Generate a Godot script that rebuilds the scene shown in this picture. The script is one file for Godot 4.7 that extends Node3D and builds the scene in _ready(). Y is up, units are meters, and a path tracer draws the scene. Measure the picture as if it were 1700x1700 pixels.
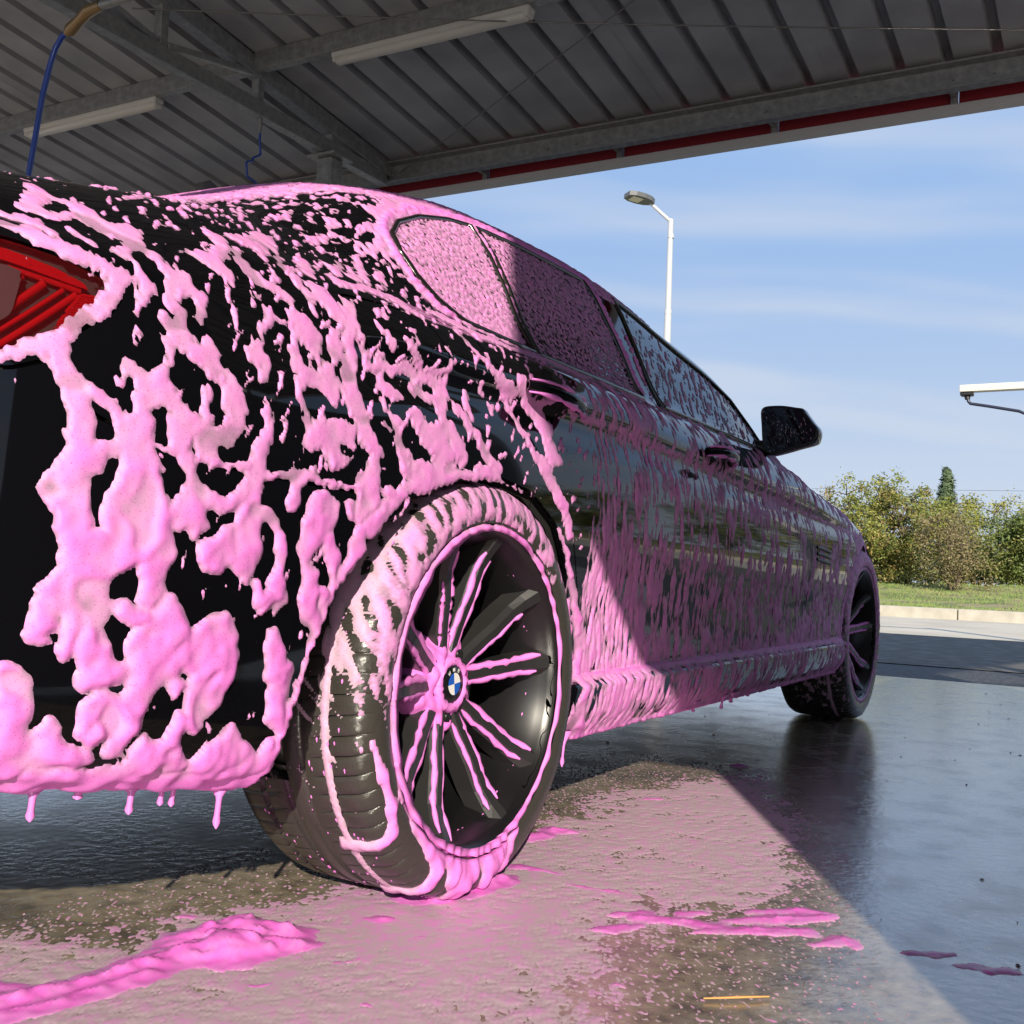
extends Node3D

var M := {}
var taken := {}
var nz := FastNoiseLite.new()
var ns := FastNoiseLite.new()
var rng := RandomNumberGenerator.new()

# ---------------------------------------------------------------- small mesh builder
class Geo:
	var v := PackedVector3Array()
	var n := PackedVector3Array()
	var c := PackedColorArray()
	var uv := PackedVector2Array()
	var ix := PackedInt32Array()
	func tri(a: Vector3, b: Vector3, d: Vector3) -> void:
		var m := (b - a).cross(d - a).normalized()
		var k := v.size()
		for q in [a, b, d]:
			v.append(q); n.append(m)
		ix.append(k); ix.append(k + 2); ix.append(k + 1)
	func quad(a: Vector3, b: Vector3, d: Vector3, e: Vector3) -> void:
		tri(a, b, d); tri(a, d, e)
	func box(at: Vector3, size: Vector3, b := Basis(), bev := 0.0) -> void:
		var s := size * 0.5
		var e := minf(bev, minf(s.x, minf(s.y, s.z)) * 0.9)
		var ax := [Vector3(1, 0, 0), Vector3(0, 1, 0), Vector3(0, 0, 1)]
		for i in 3:
			for sg in [-1.0, 1.0]:
				var j := (i + 1) % 3
				var k := (i + 2) % 3
				var o: Vector3 = ax[i] * s[i] * sg
				var p: Vector3 = ax[j] * (s[j] - e)
				var q: Vector3 = ax[k] * (s[k] - e)
				if sg > 0: quad(at + b * (o - p - q), at + b * (o + p - q), at + b * (o + p + q), at + b * (o - p + q))
				else: quad(at + b * (o - p - q), at + b * (o - p + q), at + b * (o + p + q), at + b * (o + p - q))
		if e <= 0.0: return
		for i in 3:
			var j := (i + 1) % 3
			var k := (i + 2) % 3
			for sj in [-1.0, 1.0]:
				for sk in [-1.0, 1.0]:
					var l: Vector3 = ax[i] * (s[i] - e)
					var p: Vector3 = ax[j] * s[j] * sj + ax[k] * (s[k] - e) * sk
					var q: Vector3 = ax[j] * (s[j] - e) * sj + ax[k] * s[k] * sk
					if sj * sk > 0: quad(at + b * (p - l), at + b * (p + l), at + b * (q + l), at + b * (q - l))
					else: quad(at + b * (p - l), at + b * (q - l), at + b * (q + l), at + b * (p + l))
		for sx in [-1.0, 1.0]:
			for sy in [-1.0, 1.0]:
				for sz in [-1.0, 1.0]:
					var p := Vector3(s.x * sx, (s.y - e) * sy, (s.z - e) * sz)
					var q := Vector3((s.x - e) * sx, s.y * sy, (s.z - e) * sz)
					var r := Vector3((s.x - e) * sx, (s.y - e) * sy, s.z * sz)
					if sx * sy * sz > 0: tri(at + b * p, at + b * q, at + b * r)
					else: tri(at + b * p, at + b * r, at + b * q)
	func beam(a: Vector3, d: Vector3, w: float, h: float, bev := 0.004) -> void:
		var f := (d - a).normalized()
		var r := f.cross(Vector3.UP)
		r = Vector3.RIGHT if r.length() < 0.01 else r.normalized()
		box((a + d) * 0.5, Vector3(w, h, a.distance_to(d)), Basis(r, r.cross(f), -f), bev)
	func tube(p: PackedVector3Array, rad: PackedFloat32Array, sides := 10, flat := Vector3.ZERO, squash := 1.0) -> void:
		var k0 := v.size()
		var up := Vector3(0.13, 0.97, 0.21)
		for i in p.size():
			var f := (p[mini(i + 1, p.size() - 1)] - p[maxi(i - 1, 0)]).normalized()
			var r := f.cross(up)
			if r.length() < 0.15: r = f.cross(Vector3(0.9, 0.1, 0.4))
			r = r.normalized()
			var u := r.cross(f)
			for j in sides:
				var a := TAU * j / sides
				var d := r * cos(a) + u * sin(a)
				var o := d * rad[mini(i, rad.size() - 1)]
				if squash != 1.0: o -= flat * o.dot(flat) * (1.0 - squash)
				v.append(p[i] + o); n.append(d)
		for i in p.size() - 1:
			for j in sides:
				var a := k0 + i * sides + j
				var b := k0 + i * sides + (j + 1) % sides
				ix.append_array([a, b, a + sides, b, b + sides, a + sides])
		for e in [0, p.size() - 1]:
			var m := v.size()
			v.append(p[e]); n.append((p[e] - p[1 if e == 0 else e - 1]).normalized())
			for j in sides:
				ix.append_array([m, k0 + e * sides + j, k0 + e * sides + (j + 1) % sides])
	# surface of revolution about the x axis; profile of (x, r)
	func lathe(pr: PackedVector2Array, seg := 64, at := Vector3.ZERO, a0 := 0.0, a1 := TAU) -> void:
		for i in pr.size() - 1:
			var t := (pr[i + 1] - pr[i])
			if t.length() < 1e-6: continue
			var m := Vector2(-t.y, t.x).normalized() * -1.0
			var m0 := m
			var m1 := m
			if i > 0:
				var q := pr[i] - pr[i - 1]
				var w := Vector2(q.y, -q.x).normalized()
				if w.dot(m) > 0.6: m0 = (w + m).normalized()
			if i < pr.size() - 2:
				var q := pr[i + 2] - pr[i + 1]
				var w := Vector2(q.y, -q.x).normalized()
				if w.dot(m) > 0.6: m1 = (w + m).normalized()
			var k := v.size()
			for s in seg + 1:
				var a := a0 + (a1 - a0) * s / seg
				var ca := cos(a)
				var sa := sin(a)
				v.append(at + Vector3(pr[i].x, pr[i].y * sa, pr[i].y * ca)); n.append(Vector3(m0.x, m0.y * sa, m0.y * ca))
				v.append(at + Vector3(pr[i + 1].x, pr[i + 1].y * sa, pr[i + 1].y * ca)); n.append(Vector3(m1.x, m1.y * sa, m1.y * ca))
			for s in seg:
				var b := k + s * 2
				ix.append_array([b, b + 1, b + 2, b + 1, b + 3, b + 2])
	# flat polygon in the plane of b.x, b.y pushed along b.z
	func prism(poly: PackedVector2Array, depth: float, at := Vector3.ZERO, b := Basis()) -> void:
		if Geometry2D.is_polygon_clockwise(poly): poly.reverse()
		var t := Geometry2D.triangulate_polygon(poly)
		for i in range(0, t.size(), 3):
			var q := [poly[t[i]], poly[t[i + 1]], poly[t[i + 2]]]
			if (q[1] - q[0]).cross(q[2] - q[0]) < 0: q = [q[0], q[2], q[1]]
			tri(at + b * Vector3(q[0].x, q[0].y, depth), at + b * Vector3(q[1].x, q[1].y, depth), at + b * Vector3(q[2].x, q[2].y, depth))
			tri(at + b * Vector3(q[0].x, q[0].y, 0), at + b * Vector3(q[2].x, q[2].y, 0), at + b * Vector3(q[1].x, q[1].y, 0))
		for i in poly.size():
			var a := poly[i]
			var d := poly[(i + 1) % poly.size()]
			quad(at + b * Vector3(a.x, a.y, 0), at + b * Vector3(d.x, d.y, 0), at + b * Vector3(d.x, d.y, depth), at + b * Vector3(a.x, a.y, depth))
	func mesh() -> ArrayMesh:
		var a := []
		a.resize(Mesh.ARRAY_MAX)
		a[Mesh.ARRAY_VERTEX] = v
		a[Mesh.ARRAY_NORMAL] = n
		if c.size() == v.size() and c.size() > 0: a[Mesh.ARRAY_COLOR] = c
		if uv.size() == v.size() and uv.size() > 0: a[Mesh.ARRAY_TEX_UV] = uv
		a[Mesh.ARRAY_INDEX] = ix
		var m := ArrayMesh.new()
		m.add_surface_from_arrays(Mesh.PRIMITIVE_TRIANGLES, a)
		return m

# ---------------------------------------------------------------- objects
func numbered(s: String) -> String:
	var k: int = taken.get(s, -1) + 1
	taken[s] = k
	return s if k == 0 else "%s_%03d" % [s, k]

func meta(o: Node, label: String, category := "", group := "", kind := "") -> Node:
	if label: o.set_meta("label", label)
	if category: o.set_meta("category", category)
	if group: o.set_meta("group", group)
	if kind: o.set_meta("kind", kind)
	return o

func thing(called: String, label: String, category: String, at := Vector3.ZERO, group := "") -> Node3D:
	var o := Node3D.new()
	o.name = numbered(called)
	add_child(o)
	o.position = at
	meta(o, label, category, group)
	return o

func part(g, called: String, mat: Material, parent: Node = null) -> MeshInstance3D:
	var o := MeshInstance3D.new()
	o.mesh = g.mesh() if g is Geo else g
	o.material_override = mat
	if parent:
		o.name = called
		parent.add_child(o, true)
	else:
		o.name = numbered(called)
		add_child(o)
	return o

func structure(g, called: String, mat: Material) -> MeshInstance3D:
	var o := part(g, called, mat)
	o.set_meta("kind", "structure")
	return o

# ---------------------------------------------------------------- materials
func lin(r: float, g: float, b: float, a := 1.0) -> Color:
	var q := Color(r, g, b).linear_to_srgb()
	q.a = a
	return q

func mat(called: String, col: Color, rough: float, metal := 0.0) -> StandardMaterial3D:
	var m := StandardMaterial3D.new()
	m.resource_name = called
	m.albedo_color = col
	m.roughness = rough
	m.metallic = metal
	M[called] = m
	return m

func noise_tex(size: int, freq: float, ramp: Array, oct := 4, sd := 1, normal := false, bump := 4.0, type := FastNoiseLite.TYPE_SIMPLEX_SMOOTH) -> NoiseTexture2D:
	var f := FastNoiseLite.new()
	f.noise_type = type
	f.seed = sd
	f.frequency = freq
	f.fractal_octaves = oct
	var t := NoiseTexture2D.new()
	t.width = size
	t.height = size
	t.seamless = true
	t.noise = f
	t.as_normal_map = normal
	t.bump_strength = bump
	if ramp.size() > 0:
		var g := Gradient.new()
		var off := PackedFloat32Array()
		var cs := PackedColorArray()
		for e in ramp:
			off.append(e[0]); cs.append(e[1])
		g.offsets = off
		g.colors = cs
		t.color_ramp = g
	return t

func tri_map(m: StandardMaterial3D, s: float) -> void:
	m.uv1_triplanar = true
	m.uv1_world_triplanar = true
	m.uv1_scale = Vector3(s, s, s)

func grey(x: float) -> Color:
	return Color(x, x, x)

func make_materials() -> void:
	var m := mat("black_paint", lin(0.003, 0.003, 0.004), 0.04)
	m.metallic_specular = 0.42
	mat("dark_glass", lin(0.008, 0.009, 0.011), 0.03)
	mat("trim_metal", lin(0.10, 0.10, 0.09), 0.18, 0.9)
	mat("black_plastic", lin(0.012, 0.012, 0.013), 0.45)
	mat("inner_black", lin(0.004, 0.004, 0.004), 0.9)
	m = mat("wheel_liner", lin(0.06, 0.05, 0.03), 0.95)
	m.normal_enabled = true
	m.normal_texture = noise_tex(256, 0.08, [], 3, 5, true, 8.0)
	tri_map(m, 9.0)
	m = mat("rubber", lin(0.042, 0.039, 0.034), 0.42)
	m.roughness_texture = noise_tex(512, 0.012, [[0.0, grey(0.5)], [1.0, grey(1.0)]], 4, 3)
	m.normal_enabled = true
	m.normal_scale = 0.3
	m.normal_texture = noise_tex(512, 0.06, [], 3, 6, true, 4.0)
	tri_map(m, 5.0)
	m = mat("rim_paint", lin(0.007, 0.007, 0.008), 0.30)
	m = mat("rim_face", lin(0.045, 0.045, 0.046), 0.34, 0.5)
	mat("disc_metal", lin(0.50, 0.49, 0.47), 0.28, 0.9)
	mat("emblem_blue", lin(0.01, 0.10, 0.50), 0.25)
	mat("emblem_white", lin(0.78, 0.78, 0.76), 0.25)
	mat("emblem_black", lin(0.008, 0.008, 0.009), 0.2)
	m = mat("red_lens", lin(0.62, 0.012, 0.02, 0.05), 0.03)
	m.transparency = BaseMaterial3D.TRANSPARENCY_ALPHA
	m = mat("lamp_red", lin(0.30, 0.003, 0.005), 0.08, 0.25)
	m = mat("lamp_deep_red", lin(0.08, 0.001, 0.002), 0.08, 0.2)
	m = mat("lamp_clear", lin(0.045, 0.035, 0.038), 0.08, 0.2)
	# foam
	m = mat("foam", Color(1, 1, 1), 0.6)
	m.vertex_color_use_as_albedo = true
	m.normal_enabled = true
	m.normal_scale = 0.10
	m.normal_texture = noise_tex(512, 0.03, [], 3, 21, true, 5.0)
	m.albedo_texture = noise_tex(1024, 0.055, [[0.0, Color(0.30, 0.18, 0.27)], [0.045, Color(0.62, 0.5, 0.6)], [0.07, Color(1, 1, 1)], [1.0, Color(1, 1, 1)]], 1, 22, false, 1.0, FastNoiseLite.TYPE_CELLULAR)
	tri_map(m, 2.6)
	m = mat("foam_wet", Color(1, 1, 1), 0.30)
	m.vertex_color_use_as_albedo = true
	m = mat("foam_film", Color(1, 1, 1), 0.5)
	m.vertex_color_use_as_albedo = true
	# ground
	m = mat("wet_concrete", Color(1, 1, 1), 1.0)
	m.albedo_texture = noise_tex(2048, 0.016, [[0.0, lin(0.13, 0.108, 0.078)], [0.30, lin(0.27, 0.225, 0.16)], [0.45, lin(0.36, 0.30, 0.215)], [0.7, lin(0.41, 0.35, 0.258)], [0.86, lin(0.50, 0.43, 0.33)], [1.0, lin(0.62, 0.56, 0.46)]], 8, 31)
	m.roughness_texture = noise_tex(1024, 0.008, [[0.0, grey(0.16)], [0.48, grey(0.22)], [0.66, grey(0.32)], [1.0, grey(0.46)]], 6, 32)
	m.normal_enabled = true
	m.normal_scale = 0.16
	m.normal_texture = noise_tex(1024, 0.05, [], 4, 33, true, 5.0)
	m.metallic_specular = 0.7
	# the film of water standing on it
	m.clearcoat_enabled = true
	m.clearcoat = 1.0
	m.clearcoat_roughness = 0.20
	m.detail_enabled = true
	m.detail_blend_mode = BaseMaterial3D.BLEND_MODE_MUL
	m.detail_albedo = noise_tex(512, 0.012, [[0.0, Color(0.70, 0.70, 0.70)], [0.5, Color(0.92, 0.92, 0.9)], [1.0, Color(1, 1, 1)]], 5, 34)
	m.uv2_triplanar = true
	m.uv2_world_triplanar = true
	m.uv2_scale = Vector3(0.13, 0.13, 0.13)
	tri_map(m, 0.62)
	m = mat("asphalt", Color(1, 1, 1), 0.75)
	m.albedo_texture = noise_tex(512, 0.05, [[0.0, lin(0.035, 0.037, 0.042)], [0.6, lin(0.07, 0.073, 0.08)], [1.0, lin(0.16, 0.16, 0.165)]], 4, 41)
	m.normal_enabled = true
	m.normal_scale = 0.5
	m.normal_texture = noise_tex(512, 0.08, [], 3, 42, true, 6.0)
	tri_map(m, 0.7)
	m = mat("pale_concrete", Color(1, 1, 1), 0.95)
	m.metallic_specular = 0.2
	m.albedo_texture = noise_tex(512, 0.008, [[0.0, lin(0.52, 0.47, 0.38)], [0.5, lin(0.62, 0.56, 0.455)], [1.0, lin(0.69, 0.63, 0.52)]], 6, 43)
	tri_map(m, 0.14)
	m = mat("lane_shade_tone", Color(1, 1, 1), 0.95)  # darker tone stands in for the canopy shade on this ground
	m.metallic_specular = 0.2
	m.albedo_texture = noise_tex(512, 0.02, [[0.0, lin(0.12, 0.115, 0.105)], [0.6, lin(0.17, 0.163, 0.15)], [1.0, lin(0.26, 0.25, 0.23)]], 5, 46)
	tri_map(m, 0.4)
	m = mat("kerb_stone", Color(1, 1, 1), 0.85)
	m.albedo_texture = noise_tex(256, 0.02, [[0.0, lin(0.36, 0.33, 0.27)], [1.0, lin(0.48, 0.45, 0.38)]], 5, 44)
	tri_map(m, 0.6)
	m = mat("soil", Color(1, 1, 1), 0.95)
	m.albedo_texture = noise_tex(512, 0.012, [[0.0, lin(0.13, 0.17, 0.045)], [0.45, lin(0.17, 0.20, 0.06)], [0.62, lin(0.30, 0.25, 0.13)], [1.0, lin(0.38, 0.31, 0.19)]], 5, 45)
	tri_map(m, 0.12)
	# canopy
	m = mat("roof_sheet", Color(1, 1, 1), 0.5)
	m.albedo_texture = noise_tex(512, 0.006, [[0.0, lin(0.235, 0.235, 0.265)], [0.5, lin(0.30, 0.30, 0.335)], [1.0, lin(0.37, 0.37, 0.40)]], 6, 51)
	tri_map(m, 0.8)
	m = mat("galvanised", Color(1, 1, 1), 0.45, 0.55)
	m.albedo_texture = noise_tex(512, 0.03, [[0.0, lin(0.20, 0.20, 0.21)], [0.5, lin(0.27, 0.27, 0.28)], [1.0, lin(0.37, 0.37, 0.38)]], 3, 52, false, 1.0, FastNoiseLite.TYPE_CELLULAR)
	tri_map(m, 1.4)
	mat("red_fascia", lin(0.20, 0.008, 0.016), 0.5)
	mat("pale_trim", lin(0.42, 0.40, 0.42), 0.45)
	mat("lamp_cover", lin(0.50, 0.475, 0.465), 0.3)
	mat("lamp_base", lin(0.5, 0.48, 0.47), 0.5)
	mat("blue_hose", lin(0.012, 0.05, 0.32), 0.35)
	mat("brass", lin(0.30, 0.20, 0.11), 0.4, 0.7)
	mat("steel_cable", lin(0.18, 0.17, 0.17), 0.4, 0.6)
	mat("blocker_sheet", lin(0.10, 0.105, 0.115), 0.5)  # dark sheet for the added panel out of view
	mat("pole_white", lin(0.55, 0.555, 0.56), 0.4, 0.2)
	mat("lamp_grey", lin(0.10, 0.105, 0.11), 0.5)
	mat("lamp_lens", lin(0.55, 0.53, 0.42), 0.3)
	mat("cream_paint", lin(0.66, 0.64, 0.55), 0.4)
	mat("dark_pipe", lin(0.035, 0.04, 0.07), 0.35, 0.3)
	mat("bark", lin(0.11, 0.085, 0.06), 0.9)
	mat("straw", lin(0.55, 0.30, 0.10), 0.6)
	for e in [["leaf", 0.25], ["needle", 0.1], ["grass_blade", 0.2]]:
		m = mat(e[0], Color(1, 1, 1), 0.6)
		m.vertex_color_use_as_albedo = true
		m.backlight_enabled = true
		m.backlight = Color(e[1], e[1], e[1])
		m.cull_mode = BaseMaterial3D.CULL_DISABLED

# ---------------------------------------------------------------- sky
func make_sky() -> PanoramaSkyMaterial:
	var w := 1536
	var h := 768
	var im := Image.create(w, h, false, Image.FORMAT_RGBF)
	var f := FastNoiseLite.new()
	f.seed = 9
	f.frequency = 1.0
	f.fractal_octaves = 5
	var g := FastNoiseLite.new()
	g.seed = 12
	g.frequency = 1.0
	g.fractal_octaves = 3
	for y in h:
		var el := (0.5 - (y + 0.5) / h) * PI
		var up := sin(maxf(el, 0.0))
		var base := Color(0.60, 0.70, 0.84).lerp(Color(0.335, 0.515, 0.835), smoothstep(0.0, 0.34, up)).lerp(Color(0.24, 0.40, 0.74), smoothstep(0.34, 1.0, up))
		for x in w:
			if el < -0.02:
				im.set_pixel(x, y, Color(0.30, 0.28, 0.25))
				continue
			var az := (x + 0.5) / w * TAU
			var k := 1.0 / (up + 0.16)
			var px := sin(az) * k
			var pz := -cos(az) * k
			# long thin veils of cirrus
			var a := -px * 0.49 - pz * 0.87
			var b := px * 0.87 - pz * 0.49
			var d := f.get_noise_2d(a * 2.6 + g.get_noise_2d(a * 0.7, b * 0.5) * 0.35, b * 0.42)
			var e := g.get_noise_2d(a * 0.35 + 7.0, b * 0.7)
			var cl := smoothstep(-0.30, 0.55, d + e * 0.30) * 0.52
			cl = maxf(cl, smoothstep(0.16, 0.02, up) * 0.45)
			im.set_pixel(x, y, base.lerp(Color(0.66, 0.72, 0.83), cl))
	var m := PanoramaSkyMaterial.new()
	m.panorama = ImageTexture.create_from_image(im)
	return m

# ---------------------------------------------------------------- car body surface: z along the car (rear axle 0, front negative), h along the section
var ZS := PackedFloat32Array([1.12, 0.8, 0.54, 0.38, 0.25, 0.1, -0.16, -0.4, -0.9, -1.25, -1.67, -2, -2.3, -2.8, -3.3, -3.82])
var KS := PackedFloat32Array([0.6, 0.27, 0.86, 0.28, 0.905, 0.305, 0.918, 0.345, 0.922, 0.38, 0.926, 0.47, 0.93, 0.6, 0.922, 0.74, 0.905, 0.825, 0.895, 0.86, 0.86, 0.885, 0.81, 0.925, 0.755, 0.941, 0.7, 0.96, 0.6, 0.975, 0.45, 0.985, 0.3, 0.99, 0, 0.995, 0.6, 0.27, 0.86, 0.28, 0.905, 0.305, 0.918, 0.345, 0.922, 0.38, 0.926, 0.47, 0.93, 0.6, 0.922, 0.74, 0.905, 0.825, 0.895, 0.86, 0.86, 0.885, 0.81, 0.925, 0.755, 0.956, 0.7, 0.975, 0.6, 0.99, 0.45, 1, 0.3, 1.005, 0, 1.01, 0.6, 0.24, 0.86, 0.25, 0.905, 0.275, 0.918, 0.33, 0.922, 0.38, 0.926, 0.47, 0.93, 0.6, 0.922, 0.74, 0.905, 0.825, 0.895, 0.86, 0.865, 0.912, 0.815, 0.955, 0.76, 0.993, 0.7, 1.016, 0.6, 1.034, 0.45, 1.044, 0.3, 1.05, 0, 1.056, 0.6, 0.22, 0.87, 0.232, 0.9102, 0.265, 0.9248, 0.3228, 0.9164, 0.3608, 0.9212, 0.462, 0.9304, 0.608, 0.9236, 0.748, 0.9082, 0.8278, 0.9054, 0.856, 0.8782, 0.9092, 0.827, 0.953, 0.765, 1.005, 0.7, 1.045, 0.605, 1.075, 0.46, 1.09, 0.3, 1.097, 0, 1.103, 0.6, 0.19, 0.885, 0.205, 0.918, 0.25, 0.935, 0.312, 0.908, 0.332, 0.914, 0.45, 0.931, 0.62, 0.926, 0.76, 0.913, 0.832, 0.921, 0.85, 0.898, 0.905, 0.845, 0.95, 0.775, 1.015, 0.7, 1.088, 0.61, 1.122, 0.48, 1.14, 0.3, 1.148, 0, 1.154, 0.6, 0.19, 0.885, 0.205, 0.918, 0.25, 0.935, 0.312, 0.908, 0.332, 0.914, 0.45, 0.931, 0.62, 0.926, 0.76, 0.913, 0.832, 0.921, 0.85, 0.898, 0.905, 0.845, 0.95, 0.77, 1.075, 0.69, 1.16, 0.6, 1.19, 0.47, 1.208, 0.3, 1.216, 0, 1.222, 0.6, 0.19, 0.885, 0.205, 0.918, 0.25, 0.935, 0.312, 0.908, 0.332, 0.914, 0.45, 0.931, 0.62, 0.926, 0.76, 0.913, 0.832, 0.921, 0.85, 0.898, 0.905, 0.845, 0.95, 0.765, 1.095, 0.7, 1.195, 0.615, 1.248, 0.49, 1.278, 0.3, 1.296, 0, 1.305, 0.6, 0.19, 0.885, 0.205, 0.918, 0.25, 0.935, 0.312, 0.908, 0.332, 0.914, 0.45, 0.931, 0.62, 0.926, 0.76, 0.913, 0.832, 0.921, 0.85, 0.898, 0.905, 0.845, 0.95, 0.765, 1.1, 0.69, 1.225, 0.605, 1.285, 0.48, 1.325, 0.3, 1.348, 0, 1.36, 0.6, 0.19, 0.885, 0.205, 0.918, 0.25, 0.935, 0.312, 0.908, 0.332, 0.914, 0.45, 0.931, 0.62, 0.926, 0.7484, 0.913, 0.8154, 0.921, 0.8334, 0.898, 0.8967, 0.845, 0.95, 0.765, 1.105, 0.685, 1.24, 0.6, 1.305, 0.475, 1.348, 0.3, 1.375, 0, 1.388, 0.6, 0.19, 0.885, 0.205, 0.918, 0.25, 0.935, 0.312, 0.908, 0.332, 0.914, 0.45, 0.931, 0.62, 0.926, 0.7377, 0.913, 0.8001, 0.921, 0.8181, 0.898, 0.8891, 0.845, 0.95, 0.77, 1.09, 0.7, 1.2, 0.62, 1.262, 0.48, 1.31, 0.3, 1.338, 0, 1.35, 0.6, 0.19, 0.885, 0.205, 0.918, 0.25, 0.935, 0.312, 0.908, 0.332, 0.914, 0.45, 0.931, 0.62, 0.926, 0.7236, 0.913, 0.7801, 0.921, 0.7981, 0.898, 0.879, 0.845, 0.95, 0.8, 1.03, 0.745, 1.115, 0.69, 1.155, 0.5, 1.2, 0.3, 1.225, 0, 1.235, 0.6, 0.19, 0.885, 0.205, 0.918, 0.25, 0.935, 0.312, 0.908, 0.332, 0.914, 0.45, 0.931, 0.62, 0.926, 0.712, 0.913, 0.7634, 0.921, 0.7814, 0.898, 0.8707, 0.858, 0.905, 0.832, 0.925, 0.785, 0.942, 0.72, 0.955, 0.5, 0.975, 0.3, 0.985, 0, 0.99, 0.6, 0.19, 0.885, 0.205, 0.918, 0.25, 0.935, 0.312, 0.908, 0.332, 0.914, 0.45, 0.931, 0.62, 0.926, 0.7037, 0.913, 0.7516, 0.921, 0.7696, 0.897, 0.83, 0.865, 0.862, 0.83, 0.878, 0.78, 0.893, 0.7, 0.907, 0.5, 0.925, 0.3, 0.935, 0, 0.94, 0.6, 0.19, 0.885, 0.205, 0.918, 0.25, 0.935, 0.312, 0.908, 0.332, 0.914, 0.45, 0.931, 0.62, 0.926, 0.69, 0.915, 0.735, 0.91, 0.755, 0.885, 0.79, 0.85, 0.82, 0.81, 0.84, 0.75, 0.853, 0.65, 0.865, 0.45, 0.88, 0.3, 0.89, 0, 0.895, 0.6, 0.19, 0.885, 0.205, 0.918, 0.25, 0.935, 0.312, 0.908, 0.332, 0.914, 0.45, 0.931, 0.62, 0.926, 0.64, 0.915, 0.685, 0.91, 0.705, 0.885, 0.74, 0.85, 0.77, 0.81, 0.78, 0.75, 0.793, 0.65, 0.805, 0.45, 0.82, 0.3, 0.83, 0, 0.835, 0.6, 0.19, 0.885, 0.205, 0.918, 0.25, 0.935, 0.312, 0.908, 0.332, 0.914, 0.45, 0.931, 0.62, 0.926, 0.56, 0.915, 0.605, 0.91, 0.625, 0.885, 0.66, 0.85, 0.69, 0.81, 0.68, 0.75, 0.693, 0.65, 0.705, 0.45, 0.72, 0.3, 0.73, 0, 0.735])
const NK := 18
const SUB := 8

func key(i: int, k: int) -> Vector2:
	return Vector2(KS[(i * NK + k) * 2], KS[(i * NK + k) * 2 + 1])

func station(z: float) -> Array:
	var i := 0
	while i < ZS.size() - 2 and z < ZS[i + 1]: i += 1
	var d := ZS[i + 1] - ZS[i]
	var t := clampf((z - ZS[i]) / d, 0.0, 1.0)
	var t2 := t * t
	var t3 := t2 * t
	var a0 := maxi(i - 1, 0)
	var b1 := mini(i + 2, ZS.size() - 1)
	var s := 1.0
	if z > 0.35: s = pow(maxf(0.0, 1.0 - pow((z - 0.35) / 0.77, 3.5)), 1.0 / 3.5)
	if z < -2.7: s = pow(maxf(0.0, 1.0 - pow((-2.7 - z) / 1.12, 2.4)), 1.0 / 2.4)
	var K := PackedVector2Array()
	for k in NK:
		var p0 := key(i, k)
		var p1 := key(i + 1, k)
		var m0 := (p1 - key(a0, k)) / (ZS[i + 1] - ZS[a0]) * d
		var m1 := (key(b1, k) - p0) / (ZS[b1] - ZS[i]) * d
		var q := p0 * (2 * t3 - 3 * t2 + 1) + m0 * (t3 - 2 * t2 + t) + p1 * (3 * t2 - 2 * t3) + m1 * (t3 - t2)
		K.append(Vector2(q.x * s, q.y))
	var c := PackedVector2Array([K[0]])
	for k in NK - 1:
		var a := K[k]
		var b := K[k + 1]
		var L := a.distance_to(b) + 1e-6
		var m0 := tang(K, k, (b - a) / L) * L
		var m1 := tang(K, k + 1, (b - a) / L) * L
		for j in range(1, SUB + 1):
			var u := float(j) / SUB
			var u2 := u * u
			var u3 := u2 * u
			c.append(a * (2 * u3 - 3 * u2 + 1) + m0 * (u3 - 2 * u2 + u) + b * (3 * u2 - 2 * u3) + m1 * (u3 - u2))
	var l := PackedFloat32Array([0.0])
	for k in range(1, c.size()): l.append(l[k - 1] + c[k].distance_to(c[k - 1]))
	var o := K[4].y - l[4 * SUB]
	for k in l.size(): l[k] += o
	return [c, l]

func tang(K: PackedVector2Array, k: int, straight: Vector2) -> Vector2:
	if k == 0 or k == 1 or k == 3 or k == 4: return straight
	if k == NK - 1: return Vector2(-1, 0)
	var l0 := K[k].distance_to(K[k - 1]) + 1e-6
	var l1 := K[k + 1].distance_to(K[k]) + 1e-6
	return ((K[k] - K[k - 1]) / l0 * l1 + (K[k + 1] - K[k]) / l1 * l0) / (l0 + l1)

func surf_grid(zs: PackedFloat32Array, hs: PackedFloat32Array) -> Dictionary:
	var P := PackedVector3Array()
	var nj := hs.size()
	for z in zs:
		var st := station(z)
		var c: PackedVector2Array = st[0]
		var l: PackedFloat32Array = st[1]
		var k := 0
		for h in hs:
			while k < l.size() - 2 and l[k + 1] < h: k += 1
			var t := clampf((h - l[k]) / maxf(l[k + 1] - l[k], 1e-6), 0.0, 1.0)
			var q := c[k].lerp(c[k + 1], t)
			P.append(Vector3(q.x, q.y, z))
	return {"p": P, "n": grid_normals(P, zs.size(), nj), "ni": zs.size(), "nj": nj}

func grid_normals(P: PackedVector3Array, ni: int, nj: int) -> PackedVector3Array:
	var N := PackedVector3Array()
	N.resize(P.size())
	for i in ni:
		var i0 := maxi(i - 1, 0)
		var i1 := mini(i + 1, ni - 1)
		for j in nj:
			var a := P[i1 * nj + j] - P[i0 * nj + j]
			var b := P[i * nj + mini(j + 1, nj - 1)] - P[i * nj + maxi(j - 1, 0)]
			var m := b.cross(a)
			N[i * nj + j] = -m.normalized() if m.length_squared() > 1e-16 else Vector3.UP
	return N

func surf_at(z: float, h: float) -> Array:
	var g := surf_grid(PackedFloat32Array([z + 0.004, z, z - 0.004]), PackedFloat32Array([h - 0.004, h, h + 0.004]))
	return [g.p[4], g.n[4]]

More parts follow.
